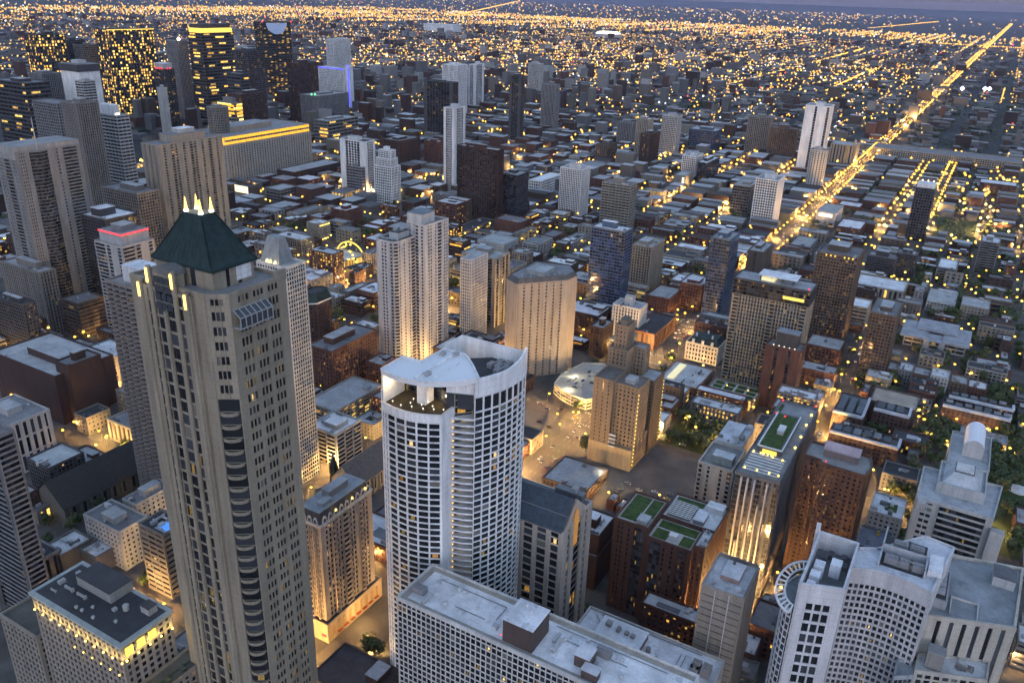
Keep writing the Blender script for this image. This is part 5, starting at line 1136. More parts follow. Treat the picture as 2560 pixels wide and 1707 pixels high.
part(mb, 'wedge_top', 'facade', r, (.22, .24, .25)); lamp_bits(r, 'crown_light', 'glow_soft', [(-348.2, -371, 155.4), (-348.2, -367, 155.4), (-348.2, -374, 155.4)], 1.3)
WEDGE_UP = [(-345.9, -372, 155), (-345.9, -366, 155)]

# ---- tower with scalloped balconies, left of the pyramid tower ------------------------------------------------------------------------------------------------------------------------------------
pl = [(-302, -438), (-281, -438), (-281, -402), (-302, -402)]; claim(pl, 'scalloped balcony tower')
r, _ = shell('apartment_tower', 'dark brown tower of scalloped balconies and white roof box left of the green pyramid', 'apartment tower', pl, 0, 148, ST(6, 3., .12, .3, .5, 'w1'), (.20, .175, .16), .02, (.3, .28, .27), 1, .025, pats=['w4', 'w6', 'w4', 'w4'])
mb = MB(); n = 8
for c in range(6):
    prev = None
    for i in range(n+1):
        t = i/n; q = (1.0+1.2*math.sin(PI*t), -18+c*6+t*6)
        if prev: mb.quad((prev[0], prev[1], -.2), (q[0], q[1], -.2), (q[0], q[1], .7), (prev[0], prev[1], .7)); mb.quad((prev[0], prev[1], .7), (q[0], q[1], .7), (0, q[1], .7), (0, prev[1], .7)); mb.quad((0, prev[1], -.2), (0, q[1], -.2), (q[0], q[1], -.2), (prev[0], prev[1], -.2))
        prev = q
bm_ = mb.mesh('balcony', 'facade')
for k in range(48): link('balcony', bm_, r, (.20, .175, .16), (-281-r.location.x, -420-r.location.y, 3+k*3.02))
hut(r, -300, -287, -430, -406, 148, 158, (.50, .50, .52), (.6, .62, .66), 'roof_box', .2)

# ---- long lit mart ---------------------------------------------------------------------------------------------------------------------------------------------------------------------------------------------
claim([(-1160, -1200), (-958, -1200), (-958, -1101), (-1160, -1101)], 'huge orange lit mart')
r, _ = shell('trade_mart', 'huge stone mart with two rows of orange floodlit storeys along its top', 'trade mart', [(-1159, -1200), (-958, -1200), (-958, -1101), (-1159, -1101)], 0, 62, ST(6, 3.8, .5, .45, .4), (.33, .30, .26), .06, (.2, .2, .2), 1, .03)
tier(r, [(-1157, -1198), (-960, -1198), (-960, -1104), (-1157, -1104)], 62.1, 76, ST(6, 4.5, .5, .4, .4), (.33, .29, .24), 0, (.24, .24, .26))
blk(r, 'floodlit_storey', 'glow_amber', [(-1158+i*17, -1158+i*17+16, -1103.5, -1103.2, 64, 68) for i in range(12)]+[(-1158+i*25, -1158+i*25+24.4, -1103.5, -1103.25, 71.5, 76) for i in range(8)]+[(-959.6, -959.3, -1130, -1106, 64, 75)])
hut(r, -1100, -1000, -1180, -1140, 76, 84, (.3, .24, .18), (.3, .3, .32)); clutter(r, -1140, -980, -1180, -1120, 76, 8)

# ---- half moon tower -------------------------------------------------------------------------------------------------------------------------------------------------------------------------------------------------------
A_, B_ = Vector((-1854, -1926)), Vector((-1945, -1902)); d = (B_-A_).normalized(); nn = Vector((-d.y, d.x))*-1
claim([(-1980, -1990), (-1850, -1990), (-1850, -1900), (-1980, -1900)], 'half moon topped tower')
q = [A_, B_, B_-nn*50*-1, A_-nn*50*-1]
if (Vector((0, 0))-A_).dot(nn) < 0: nn = -nn
q = [A_, B_, B_-nn*45, A_-nn*45]
r, _ = shell('office_tower', 'dark office tower with a pale half moon face at its top', 'office tower', [(p.x, p.y) for p in q], 0, 208, ST(6, 5, .1, .35, .4, uvs=.4), (.05, .05, .05), .3, ROOF['d'], 1, .02)
mb = MB(); cm = (A_+B_)/2+nn*1.2; pts = []
for i in range(17):
    t = PI+PI*i/16; pts.append((cm.x+d.x*-34*math.cos(t)-r.location.x, cm.y+d.y*-34*math.cos(t)-r.location.y, 206+31*math.sin(t)))
mb.poly(pts); mb.poly([(p[0]-nn.x*1.5, p[1]-nn.y*1.5, p[2]) for p in reversed(pts)])
for a, b in zip(pts, pts[1:]+pts[:1]): mb.quad(a, (a[0]-nn.x*1.5, a[1]-nn.y*1.5, a[2]), (b[0]-nn.x*1.5, b[1]-nn.y*1.5, b[2]), b)
part(mb, 'half_moon_face', 'plain', r, (.42, .52, .72)); lamp_bits(r, 'red_light', 'glow_red', [(A_.x+nn.x*3, A_.y+nn.y*3, 210), (B_.x+nn.x*3, B_.y+nn.y*3, 210)], 2.4)

# ---- lit arena and white hall far out -----------------------------------------------------------------------------------------------------------------------------------------------------------------------------------------------
r = thing('arena', 'far lit arena with a glowing white roof among orange lights', 'arena', (-6380, -2830, 0))
mb = MB(); mb.cyl(0, 0, 0, 32, 110, 28, 105); part(mb, 'walls', 'facade', r, C['L']); mb = MB(); mb.cyl(0, 0, 32, 46, 100, 28, 70); part(mb, 'roof', 'glow_white', r)
r = thing('warehouse', 'far pale windowless hall below the long orange road', 'warehouse', (-5763, -3995, 0)); hb = MB(); hb.box(-60, 60, -140, 140, 0, 55); part(hb, 'walls', 'facade', r, C['W']); hb = MB(); hb.box(-62, 62, -142, 142, 55.1, 58); part(hb, 'roof', 'roofing', r, ROOF['w'])

# ---- museum, mansion, glass roofed market, roof garden ------------------------------------------------------------------------------------------------------------------------------------------------------------------------------------
claim([(-903, -36), (-847, -36), (-847, 23), (-903, 23)], 'flat roofed museum')
r, _ = shell('museum', 'museum with broad flat grey roofs and orange lit ground floor among trees', 'museum', rect(-858, 21, 55, 30), 0, 9, ST(8, 4.5, .1, .45, .3), (.4, .38, .36), .35, (.3, .3, .31), .7, .03)
blk(r, 'roof_slab', 'roofing', [(-899, -850, -38, -14, 12, 13.6), (-899, -850, 0, 24, 12, 13.6), (-905, -872, -25, 12, 14, 15.6), (-872, -850, -14, 0, 11.5, 12.6)], (.30, .31, .34)); blk(r, 'pier', 'facade', [(-853, -849, -16, -11, 0, 12.2), (-853, -849, -2, 3, 0, 12.2)], C['L'])
claim([(-724, -208), (-697, -208), (-697, -176), (-724, -176)], 'white mansion')
r, _ = shell('mansion', 'white stone mansion with a dark green mansard roof on the avenue corner', 'mansion', rect(-698.5, -177, 30, 24), 0, 17, ST(3, 4.2, .45, .35, .5, so=.7), (.56, .52, .46), .06, ROOF['d'], 1, .03, wins=40)
mb = MB(); q = lambda x, y, z: (x-r.location.x, y-r.location.y, z); A = [(-722.5, -207), (-698.5, -207), (-698.5, -177), (-722.5, -177)]; B2 = [(-719, -203.5), (-702, -203.5), (-702, -180.5), (-719, -180.5)]
for i in range(4):
    j = (i+1) % 4; mb.quad(q(*A[i], 18), q(*A[j], 18), q(*B2[j], 23), q(*B2[i], 23))
mb.poly([q(*p, 23) for p in B2]); part(mb, 'mansard_roof', 'slate', r)
for yy in (-201, -192, -183): blk(r, 'dormer', 'facade', [(-700.5, -698.7, yy-1.2, yy+1.2, 18, 21.5)], C['W'])
for p in ((-705, -200), (-705, -185), (-715, -192)): blk(r, 'chimney', 'facade', [(p[0]-.7, p[0]+.7, p[1]-.7, p[1]+.7, 22, 26)], C['W'])
claim([(-672, -207), (-624, -207), (-624, -170), (-672, -170)], 'white roofed market hall')
r, _ = shell('market_hall', 'low hall with a white roof and a long lit skylight beside the avenue', 'market hall', rect(-624, -171, 35, 47), 0, 8, 'brick', (.2, .13, .1), .1, (.50, .51, .53), 1, .03)
blk(r, 'skylight', 'glow_soft', [(-666, -632, -201, -195, 8.05, 9.2)]); clutter(r, -665, -630, -190, -174, 8.05, 9)
claim([(-654, -164), (-623, -164), (-623, -122), (-654, -122)], 'roof garden')
r, _ = shell('office_building', 'low block with a roof garden of lawns and white paths below the dark hotel tower', 'office building', rect(-624, -123, 40, 26), 0, 10, 'slots', (.2, .17, .13), .6, (.5, .5, .48), .6, .03)
blk(r, 'roof_lawn', 'sedum', [(-648+i*8, -642+i*8, -161+j*9.5, -153.5+j*9.5, 10.05, 10.4) for i in range(3) for j in range(4)]); lamp_bits(r, 'garden_lamp', 'glow_yellow', [(-625, -160+i*7.5, 11.6) for i in range(6)]+[(-640, -150, 11.4), (-640, -132, 11.4)], .5)

# ---- dark brick townhouse blocks on the right -------------------------------------------------------------------------------------------------------------------------------------------------------------------------------------------------
TB = (.075, .045, .04)
def townrow(label, x, y, ns, ew, z, short=None):
    claim([(x-ew, y-ns), (x, y)], short)
    r, _ = shell('townhouse_row', label, 'townhouses', rect(x, y, ns, ew), 0, z, ST(3.4, 3.2, .5, .4, .35, so=.8, cap=1.), TB, .07, (.10, .105, .11), .8, .03, wins=40)
    blk(r, 'white_parapet', 'facade', [(x-1.6, x+.9, y-ns, y, z+.02, z+1.9), (x-ew, x-1.6, y-1.4, y+.6, z+.02, z+1.8)], (.50, .52, .57))
    for i in range(int(ns//7)): hut(r, x-ew*.75, x-3.4, y-ns+2+i*7, y-ns+6.6+i*7, z, z+RN.uniform(2, 3.4), RN.choice((TB, C['D'], (.12, .15, .16))), RN.choice(((.12, .14, .16), (.09, .1, .11), (.2, .21, .23))), 'dormer')
townrow('long dark brick townhouse row with white parapets nearest the side street', -592, -10, 48, 16, 17, 'long dark townhouse row')
townrow('second dark brick townhouse row with slate roof houses behind the long row', -626, -40, 22, 40, 18)
townrow('short dark brick townhouse row with a white edge behind the courtyard', -650, -9, 26, 18, 17)
townrow('dark brick townhouse row facing the trees at the right', -701, 61, 49, 11, 12, 'tree side townhouse row')
townrow('rear townhouse row with a bluish white roof edge behind the tree side row', -722, 63, 48, 11, 12)
claim([(-700, -40), (-668, -40), (-668, -6), (-700, -6)])
r, _ = shell('apartment_building', 'wide beige roofed block with a dark windowless front between the townhouse rows', 'apartment block', rect(-668, -6, 34, 30), 0, 16, 'blank', (.10, .08, .075), 0, (.40, .34, .28))
for i, (y, w, zz, k) in enumerate(((-44, 14, 16, 'L'), (-28, 9, 12, 'N'), (-17, 11, 14, 'G'), (-3, 13, 13, 'N'), (12, 14, 15, 'L'), (27, 13, 13, 'N'), (42, 14, 12, 'R'))):
    claim([(-772, y-w), (-754, y)]); r, _ = shell('townhouse', ('pale', 'narrow brown', 'grey', 'broad brown', 'tall pale', 'low brown', 'red brick')[i]+' townhouse with a light flat roof in the row before the museum', 'townhouse', rect(-754, y, w, 18), 0, zz, 'brick', C[k], .06, ROOF['l' if i % 2 else 'w'], .8, .03); clutter(r, -768, -757, y-w+2, y-2, zz, 2)
claim([(-520, -17), (-492, -17), (-492, 4), (-520, 4)], 'white terrace block')
r, _ = shell('low_rise_building', 'low white block with planted white roof terraces beside the brown brick tower', 'building', [(-518, -16), (-493, -16), (-493, 3), (-518, 3)], 0, 20, 'punch', C['L'], .05, (.6, .62, .66), 1, .03)
blk(r, 'courtyard', 'sedum', [(-510, -500, -8, -1, 20.0, 20.12)]); clutter(r, -516, -495, -14, 1, 20, 7)
claim([(-504, -19), (-467, -19), (-467, 0), (-504, 0)]); FOOT.pop(); FOOT.append((-490, -467, -19, 0))
r, _ = shell('parking_garage', 'blue grey rooftop car park below the white terrace block', 'parking garage', [(-490, -18), (-467, -18), (-467, 0), (-490, 0)], 0, 10, 'deck', C['G'], .1, (.16, .18, .22), 1, .03, roofmat='roofing')
PARKROOF = [(-486, -14, 10), (-486, -8, 10), (-474, -12, 10), (-473, -4, 10)]

# ---- churches -------------------------------------------------------------------------------------------------------------------------------------------------------------------------------------------------------------------------------------
def church(label, x0, x1, y0, y1, zw, zr, col, short, rmat, spire=None):
    claim([(x0, y0), (x1, y1)], short); root = thing('church', label, 'church', ((x0+x1)/2, (y0+y1)/2, 0)); ox, oy = root.location.x, root.location.y
    blk(root, 'walls', 'facade', [(x0, x1, y0, y1, 0, zw)], col); mb = MB(); ym = (y0+y1)/2; q = lambda x, y, z: (x-ox, y-oy, z)
    mb.quad(q(x1+1, y1+1, zw-.6), q(x0-1, y1+1, zw-.6), q(x0-1, ym, zr), q(x1+1, ym, zr)); mb.quad(q(x0-1, y0-1, zw-.6), q(x1+1, y0-1, zw-.6), q(x1+1, ym, zr), q(x0-1, ym, zr)); part(mb, 'roof', rmat, root)
    mb = MB(); mb.poly([q(x1, y0, zw), q(x1, y1, zw), q(x1, ym, zr-.4)]); part(mb, 'gable', 'facade', root, col); mb = MB(); mb.poly([q(x0, y1, zw), q(x0, y0, zw), q(x0, ym, zr-.4)]); part(mb, 'gable', 'facade', root, col)
    mb = MB()
    for i in range(int((x1-x0)//7)): mb.box(x0+4+i*7-ox, x0+5.6+i*7-ox, y1-.1-oy, y1+.15-oy, 3, zw-2.5)
    part(mb, 'lancet_windows', 'pane_dark', root)
    for i in range(int((x1-x0)//7)+1): blk(root, 'buttress', 'facade', [(x0+i*7, x0+1+i*7, y1, y1+1.6, 0, zw-2)], col)
    if spire: mb = MB(); mb.cyl(spire[0]-ox, spire[1]-oy, 0, spire[2]*.6, 3, 8); mb.cyl(spire[0]-ox, spire[1]-oy, spire[2]*.6, spire[2], 3, 8, .1); part(mb, 'spire', 'slate', root)
church('dark stone church with a steep slate roof and gable in the left shadows', -292, -232, -474, -444, 13, 27, (.10, .095, .085), 'dark stone church', 'dark_slate')
church('stone church with a blue slate roof between the beige tower and the curved tower', -384, -346, -330, -309, 14, 27, (.3, .27, .21), 'blue slate church', 'blue_slate', (-352, -333, 30))
claim([(-262, -218), (-222, -218), (-222, -190), (-262, -190)]); FOOT.pop(); FOOT.append((-236, -222, -222, -172))
r, _ = shell('low_rise_building', 'dark low roof with railings at the foot of the white curved tower', 'building', [(-237, -224), (-212, -224), (-212, -190), (-237, -190)], 0, 12, 'punch', (.07, .06, .06), .02, (.07, .065, .07)); hut(r, -234, -224, -200, -193, 12, 16, C['M'], (.36, .38, .42), 'roof_house'); FOOT.append((-237, -212, -224, -190))
blk(r, 'billboard', 'glow_soft', [(-211.9, -211.6, -222, -214, 5, 11)])

# ---- drive-in restaurant with yellow arches ------------------------------------------------------------------------------------------------------------------------------------------------------------------------------------------------------------------
claim([(-775, -700), (-690, -700), (-690, -632), (-775, -632)], 'yellow arches restaurant')
r, _ = shell('restaurant', 'glass restaurant glowing yellow under two tall golden arches at a bright crossing', 'restaurant', [(-760, -690), (-716, -690), (-712, -648), (-756, -640)], 0, 8, ST(3, 8, .1, .12, .2), (.45, .42, .3), .9, (.5, .5, .46), .9, .05)
mb = MB(); q = lambda x, y, z: (x-r.location.x, y-r.location.y, z)
for (xa, ya, xb, yb) in ((-718, -692, -721, -662), (-757, -688, -760, -646)):
    pr = None
    for i in range(21):
        t = PI*i/20; p = (xa+(xb-xa)*(1-math.cos(t))/2, ya+(yb-ya)*(1-math.cos(t))/2, 20*math.sin(t)+.2)
        if pr: mb.bar(q(*pr), q(*p), 1.5)
        pr = p
part(mb, 'golden_arch', 'glow_gold', r); blk(r, 'red_sign', 'glow_red', [(-714, -713, -664, -652, 8.2, 10.2)]); blk(r, 'lit_front', 'glow_yellow', [(-715.6, -715.2, -688, -652, .5, 4.5)])
ARCHES = (-736, -668)
# ================================================================== ground, streets, infill, trees, lamps, cars
def sheet(name, mat, x0, x1, y0, y1, z, color=None):
    mb = MB(); mb.quad((x0, y0, z), (x1, y0, z), (x1, y1, z), (x0, y1, z)); return setting(part(mb, name, mat, None, color))
sheet('ground', 'terrain', -90000, 3000, -70000, 60000, -.4)
XS = [-95, -205, -300, -410, -538, -682, -790, -930, -1060, -1190, -1320, -1450, -1580, -1710, -1850, -2000, -2150]
YS = [300, 205, 110, 15, -65, -115, -229, -345, -443, -513, -590, -690, -771, -850, -940, -1032, -1130, -1235, -1340]
sheet('street', 'asphalt', -2160, -60, -1360, 330, 0)
def wd(v): return 12.5 if v == -229 else 9 if v in (-538, -682, -790) else 7.
mb = MB(); BLOCKS = []
for i in range(len(XS)-1):
    for j in range(len(YS)-1):
        x1, x0 = XS[i]-wd(XS[i])+1.5, XS[i+1]+wd(XS[i+1])-1.5; y1, y0 = YS[j]-wd(YS[j])+1.5, YS[j+1]+wd(YS[j+1])-1.5
        if x1-x0 < 10 or y1-y0 < 10: continue
        BLOCKS.append((x0, x1, y0, y1)); mb.box(x0, x1, y0, y1, .01, .14, bottom=False)
setting(part(mb, 'pavement', 'pavement'))
mb = MB()
for k in range(120):
    x = -330-k*9
    for dy in (-.15, 4, -4): mb.box(x, x+3.5, -229+dy-.09, -229+dy+.09, .004, .012, bottom=False)
for xs in (-410, -538, -682, -790, -930):
    for s in (-1, 1):
        for k in range(9): mb.box(xs+s*(wd(xs)+1)-1.2, xs+s*(wd(xs)+1)+1.2, -229-10+k*2.4, -229-9+k*2.4, .004, .012, bottom=False)
    for s in (-1, 1):
        for k in range(6): mb.box(xs-6+k*2.2, xs-5.1+k*2.2, -229+s*14-1.2, -229+s*14+1.2, .004, .012, bottom=False)
setting(part(mb, 'road_marking', 'marking'))
sheet('car_park', 'car_park', -528, -394, -216, -95, .15); FOOT.append((-482, -394, -220, -119)); FOOT.append((-530, -432, -172, -92))
sheet('car_park', 'car_park', -537+12, -490, -292, -244, .15); FOOT.append((-530, -488, -294, -242))
sheet('lawn', 'grass', -1480, -1330, -48, 6, .16); FOOT.append((-1480, -1330, -50, 8))
sheet('lawn', 'grass', -585, -536, -170, -122, .16); FOOT.append((-585, -545, -168, -122)); FOOT.append((-268, -190, -470, -425)); 
sheet('lawn', 'grass', -780, -520, 44, 140, .16); FOOT.append((-640, -590, 50, 100))
mb = MB(); mb.cyl(-613, 70, .1, .8, 7, 24); mb.cyl(-613, 70, .8, 1.6, 1.2, 12, .8); r = thing('fountain', 'pale round fountain basin in the garden at the right edge', 'fountain', (0, 0, 0)); part(mb, 'basin', 'plain', r, C['W'])

def hit(x0, x1, y0, y1, m=2.):
    for f in FOOT:
        if x0 < f[1]+m and x1 > f[0]-m and y0 < f[3]+m and y1 > f[2]-m: return True
    return False
bpy.context.view_layer.update()
DG = bpy.context.evaluated_depsgraph_get()
def vis(x, y, z, tol=6.):
    if not seen(x, y, z, 5): return False
    d = Vector((x, y, z))-Vector((0, 0, H)); L = d.length
    ok, loc, *_ = SC.ray_cast(DG, Vector((0, 0, H)), d/L)
    return (not ok) or (loc-Vector((0, 0, H))).length > L-tol
def nearest(x, y):
    return min(((s, math.hypot(x-a, y-b)) for s, a, b in LAND if len(s.split()) <= 6), key=lambda t: t[1])
CNT = {}
def numbered(what, x, y, tail=''):
    s, d = nearest(x, y); k = (what, s); CNT[k] = CNT.get(k, 0)+1
    return f"{ordw(CNT[k]-1)} {what} from the {s}{tail}"
# ---- infill low buildings
WALLS = [('red brick', 'R'), ('dark brick', 'M'), ('brown brick', 'N'), ('tan', 'T'), ('grey', 'G'), ('red brick', 'R'), ('dark brick', 'M'), ('beige', 'B')]
ROOFS = [('white', 'w'), ('pale grey', 'l'), ('pale grey', 'l'), ('grey', 'g'), ('black', 'd'), ('white', 'w')]
lots = []
for (x0, x1, y0, y1) in BLOCKS:
    cx, cy = (x0+x1)/2, (y0+y1)/2
    if not any(seen(a, b, 10, 100) for a in (x0, cx, x1) for b in (y0, cy, y1)): continue
    green = cy > -40 and cx < -450
    rows = [(y0+2.5, cy-2.5), (cy+2.5, y1-2.5)] if y1-y0 > 55 else [(y0+2.5, y1-2.5)]
    for ya, yb in rows:
        x = x1-2.5
        while x-x0 > 12:
            w = min(RN.uniform(9, 22) if green or (cx > -800 and cy > -230) else RN.uniform(11, 34), x-x0-2.5)
            a, b = x-w, x; x -= w+RN.choice((0, .6, 1.2, 4))
            if RN.random() < (.3 if green else .1): lots.append(('tree', a, b, ya, yb)); continue
            da, db = ya, yb
            if hit(a, b, da, db):
                db = (ya+yb)/2
                if hit(a, b, da, db): da, db = (ya+yb)/2, yb
                if hit(a, b, da, db):
                    m0 = (a+b)/2
                    if not hit(a, m0, ya, yb): b = m0; da, db = ya, yb
                    elif not hit(m0, b, ya, yb): a = m0; da, db = ya, yb
                    else: lots.append(('gap', a, b, ya, yb)); continue
            if b-a < 5 or db-da < 5: continue
            if green: da += RN.uniform(0, 8)
            lots.append(('bld', a, b, da+RN.uniform(0, 4), db-RN.uniform(0, 4)))
blds = []
for t, a, b, c, d in lots:
    if t != 'bld': continue
    x, y = b, d; dist = math.hypot((a+b)/2, (c+d)/2)
    core = math.hypot((a+b)/2+560, (c+d)/2+560)
    h = RN.choice((7, 8, 10, 11, 13, 15, 18)) if (c > -60 or dist > 1000) else RN.choice((8, 10, 12, 14, 17, 20, 24))
    if c < -520 and dist > 700 and RN.random() < .2: h *= 1.7
    v = any(vis(*p) for p in ((b-1, d-1, h+1), (a+1, d-1, h+1), (b-1, c+1, h+1), ((a+b)/2, (c+d)/2, h+1)))
    if v: blds.append((dist, a, b, c, d, h))
blds.sort()
mass = MB(); mcol = []
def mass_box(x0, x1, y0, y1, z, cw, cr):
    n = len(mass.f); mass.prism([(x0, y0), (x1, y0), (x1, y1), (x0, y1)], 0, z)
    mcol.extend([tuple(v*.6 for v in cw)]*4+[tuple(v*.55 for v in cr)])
for i, (dist, a, b, c, d, h) in enumerate(blds):
    (wn, wk), (rn, rk) = RN.choice(WALLS), RN.choice(ROOFS)
    if i < 290:
        cx, cy = (a+b)/2, (c+d)/2
        lab = numbered(f'{wn} low-rise', cx, cy, f', {rn} roof')
        S = dict(STY[RN.choice(('brick', 'punch', 'punch', 'brick', 'gridf', 'bands'))]);
        if dist > 700: S['bw'] *= 1.3
        if dist > 1000: S['bw'] *= 1.4; S['fh'] *= 1.2
        r, _ = shell('low_rise_building', lab, 'building', [(a, c), (b, c), (b, d), (a, d)], 0, h, S, jit(C[wk], .2), RN.choice((.06, .12, .25, .6)), jit(ROOF[rk], .2), 1.2, .03, group='low-rise buildings filling the city blocks')
        if dist < 1000: clutter(r, a+2, b-2, c+2, d-2, h, RN.randint(2, 6) if dist < 800 else 2)
        if RN.random() < .6:
            u, v, w, l = RN.uniform(.1, .5), RN.uniform(.1, .5), RN.uniform(.2, .45), RN.uniform(.2, .45)
            blk(r, 'roof_patch', 'roofing', [(a+(b-a)*u, a+(b-a)*(u+w), c+(d-c)*v, c+(d-c)*(v+l), h, h+.12)], jit(ROOF[RN.choice('dgl')], .2))
        if RN.random() < .45 and b-a > 12 and d-c > 12: hut(r, a+3, a+3+(b-a)*.35, d-3-(d-c)*.3, d-3, h, h+2.6, jit(C[wk], .2), jit(ROOF[rk], .2), 'roof_house', .15)
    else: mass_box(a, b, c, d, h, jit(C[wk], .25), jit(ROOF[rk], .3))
# ---- far houses as one mass
def far_blocks():
    yy = 2600
    for bx in range(-9000, -1150, 118):
        for by in range(-8200, 2700, 100):
            cx, cy = bx+59, by+50; dist = math.hypot(cx, cy)
            if dist > 8500 or (-2150 < cx and -1340 < cy < 300): continue
            if not seen(cx, cy, 5, 40): continue
            k = 9 if dist < 3200 else 5 if dist < 5500 else 3
            tree = RN.random() < (.35 if cy > -300 else .12)
            for _ in range(k):
                w, l = RN.uniform(10, 30), RN.uniform(12, 38); x = RN.uniform(bx+8, bx+108-w); y = RN.uniform(by+8, by+90-l)
                if hit(x, x+w, y, y+l, 0): continue
                if dist > 3200: w *= 1.5; l *= 1.3
                h = RN.choice((6, 7, 8, 10, 12)) if RN.random() < .94 else RN.uniform(18, 45)
                if cy < -900 and dist < 3500 and RN.random() < .15: h = RN.uniform(15, 60)
                cw = jit(C[RN.choice('RMNTGGL')], .3); cr = jit(ROOF[RN.choice('wllgggdd')], .3)
                if tree and RN.random() < .6: cw = cr = jit((.03, .045, .02), .3); h = RN.uniform(5, 9)
                mass_box(x, x+w, y, y+l, h, cw, cr)
far_blocks()
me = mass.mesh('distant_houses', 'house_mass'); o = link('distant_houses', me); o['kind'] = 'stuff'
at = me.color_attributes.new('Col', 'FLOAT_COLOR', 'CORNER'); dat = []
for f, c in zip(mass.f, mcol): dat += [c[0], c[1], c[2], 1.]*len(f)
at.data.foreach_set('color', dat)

# ---- trees
def crown_mesh(seed, r, hh, n):
    q = random.Random(seed); mb = MB(); lobes = [(q.uniform(-.5, .5)*r, q.uniform(-.5, .5)*r, hh*q.uniform(.5, .85), r*q.uniform(.45, .7)) for _ in range(7)]
    for _ in range(n):
        lx, ly, lz, lr = q.choice(lobes); v = Vector((q.gauss(0, 1), q.gauss(0, 1), q.gauss(0, .8))).normalized()*lr*q.uniform(.55, 1.05)
        p = Vector((lx, ly, lz))+v; nrm = (v.normalized()+Vector((q.uniform(-.6, .6), q.uniform(-.6, .6), q.uniform(-.2, .8)))).normalized()
        a = nrm.cross(Vector((q.uniform(-1, 1), q.uniform(-1, 1), .3))).normalized(); b = nrm.cross(a); s = q.uniform(.45, .95)
        mb.quad(*[tuple(p+a*s*u+b*s*w) for u, w in ((-1, -.6), (.6, -1), (1, .6), (-.6, 1))])
    return mb.mesh('crown', 'leaves')
def trunk_mesh(hh):
    mb = MB(); mb.cyl(0, 0, 0, hh*.5, .28, 7, .2)
    for k in range(5): a = k*2.5; mb.bar((0, 0, hh*(.3+.05*k)), (math.cos(a)*1.8, math.sin(a)*1.8, hh*(.55+.05*k)), .14)
    return mb.mesh('trunk', 'bark')
CR = [crown_mesh(s, 5.2, 10.5, 330) for s in range(5)]; TK = trunk_mesh(9.5)
tp = []
for t, a, b, c, d in lots:
    if t == 'bld': continue
    n = 5 if t == 'tree' else 2
    if t == 'gap' and (c < -60): n = 1
    for _ in range(n):
        x, y = RN.uniform(a, b), RN.uniform(c, d)
        if not hit(x-2, x+2, y-2, y+2, 1): tp.append((x, y))
for y in YS:
    if y in (-690, -590, -771): continue
    gr = y > -50
    x = -300
    while x > -1500:
        x -= RN.uniform(9, 16) if gr else RN.uniform(18, 45)
        for s in (-1, 1):
            if RN.random() < (.75 if gr else .3):
                yy = y+s*(wd(y)+1.5)
                if not hit(x-2, x+2, yy-2, yy+2, .5): tp.append((x, yy))
for (x0, x1, y0, y1, n) in ((-580, -540, -168, -124, 26), (-1480, -1330, -50, 8, 24), (-640, -595, 50, 98, 16), (-268, -190, -470, -425, 22), (-880, -830, -80, -38, 10), (-930, -850, 24, 80, 24), (-1700, -1560, -205, -150, 26), (-720, -650, 63, 100, 22), (-700, -640, -4, 60, 30), (-600, -560, -2, 60, 16), (-760, -700, -50, 10, 12), (-700, -520, 48, 125, 70), (-500, -445, 44, 85, 26), (-640, -560, 0, 40, 20), (-820, -760, 30, 90, 20)):
    for _ in range(n):
        x, y = RN.uniform(x0, x1), RN.uniform(y0, y1); bad = any(f[0]-1 < x < f[1]+1 and f[2]-1 < y < f[3]+1 for f in FOOT if not (f[0] == x0 and f[2] == y0)) and (x0, y0) not in ((-580, -168), (-1480, -50), (-640, 50), (-268, -470))
        if not bad: tp.append((x, y))
bpy.context.view_layer.update(); DG = bpy.context.evaluated_depsgraph_get()
tp = [(math.hypot(x, y), x, y) for x, y in tp]; tp.sort()
tv = [t for t in tp if vis(t[1], t[2], 8, 8)]
rest = MB()
def blob(mb, x, y, r, h, q):
    for _ in range(9):
        p = Vector((x+q.uniform(-r, r)*.8, y+q.uniform(-r, r)*.8, h*q.uniform(.45, 1))); a = Vector((q.uniform(-1, 1), q.uniform(-1, 1), q.uniform(-.4, .4))).normalized(); b = a.cross(Vector((q.uniform(-.5, .5), q.uniform(-.5, .5), 1))).normalized(); s = q.uniform(1.4, 2.6)
        mb.quad(*[tuple(p+a*s*u+b*s*w) for u, w in ((-1, -.7), (.7, -1), (1, .7), (-.7, 1))])
first = None
for i, (d, x, y) in enumerate(tv):
    if i < 280:
        s = RN.uniform(.7, 1.25); size = 'small' if s < .85 else 'large' if s > 1.1 else 'leafy'
        o = link('tree', CR[i % 5]) if False else thing('tree', numbered(f'{size} tree', x, y), 'tree', (x, y, 0), 'trees along the streets and in the yards')
        o.scale = (s, s, s*RN.uniform(.85, 1.1)); o.rotation_euler.z = RN.uniform(0, 6)
        link('crown', CR[i % 5], o); link('trunk', TK, o)
    else: blob(rest, x, y, 4, 9, RN)
for (x0, x1, y0, y1, n) in ((-3400, -1500, -180, 400, 900), (-3200, -2300, -1000, -250, 300), (-6000, -3300, -900, 700, 1300), (-1600, -1000, -40, 300, 220)):
    for _ in range(n):
        x, y = RN.uniform(x0, x1), RN.uniform(y0, y1)
        if seen(x, y, 5, 10) and not hit(x-3, x+3, y-3, y+3, 0): blob(rest, x, y, 6, 10, RN)
o = part(rest, 'distant_trees', 'leaves', None, None, True)

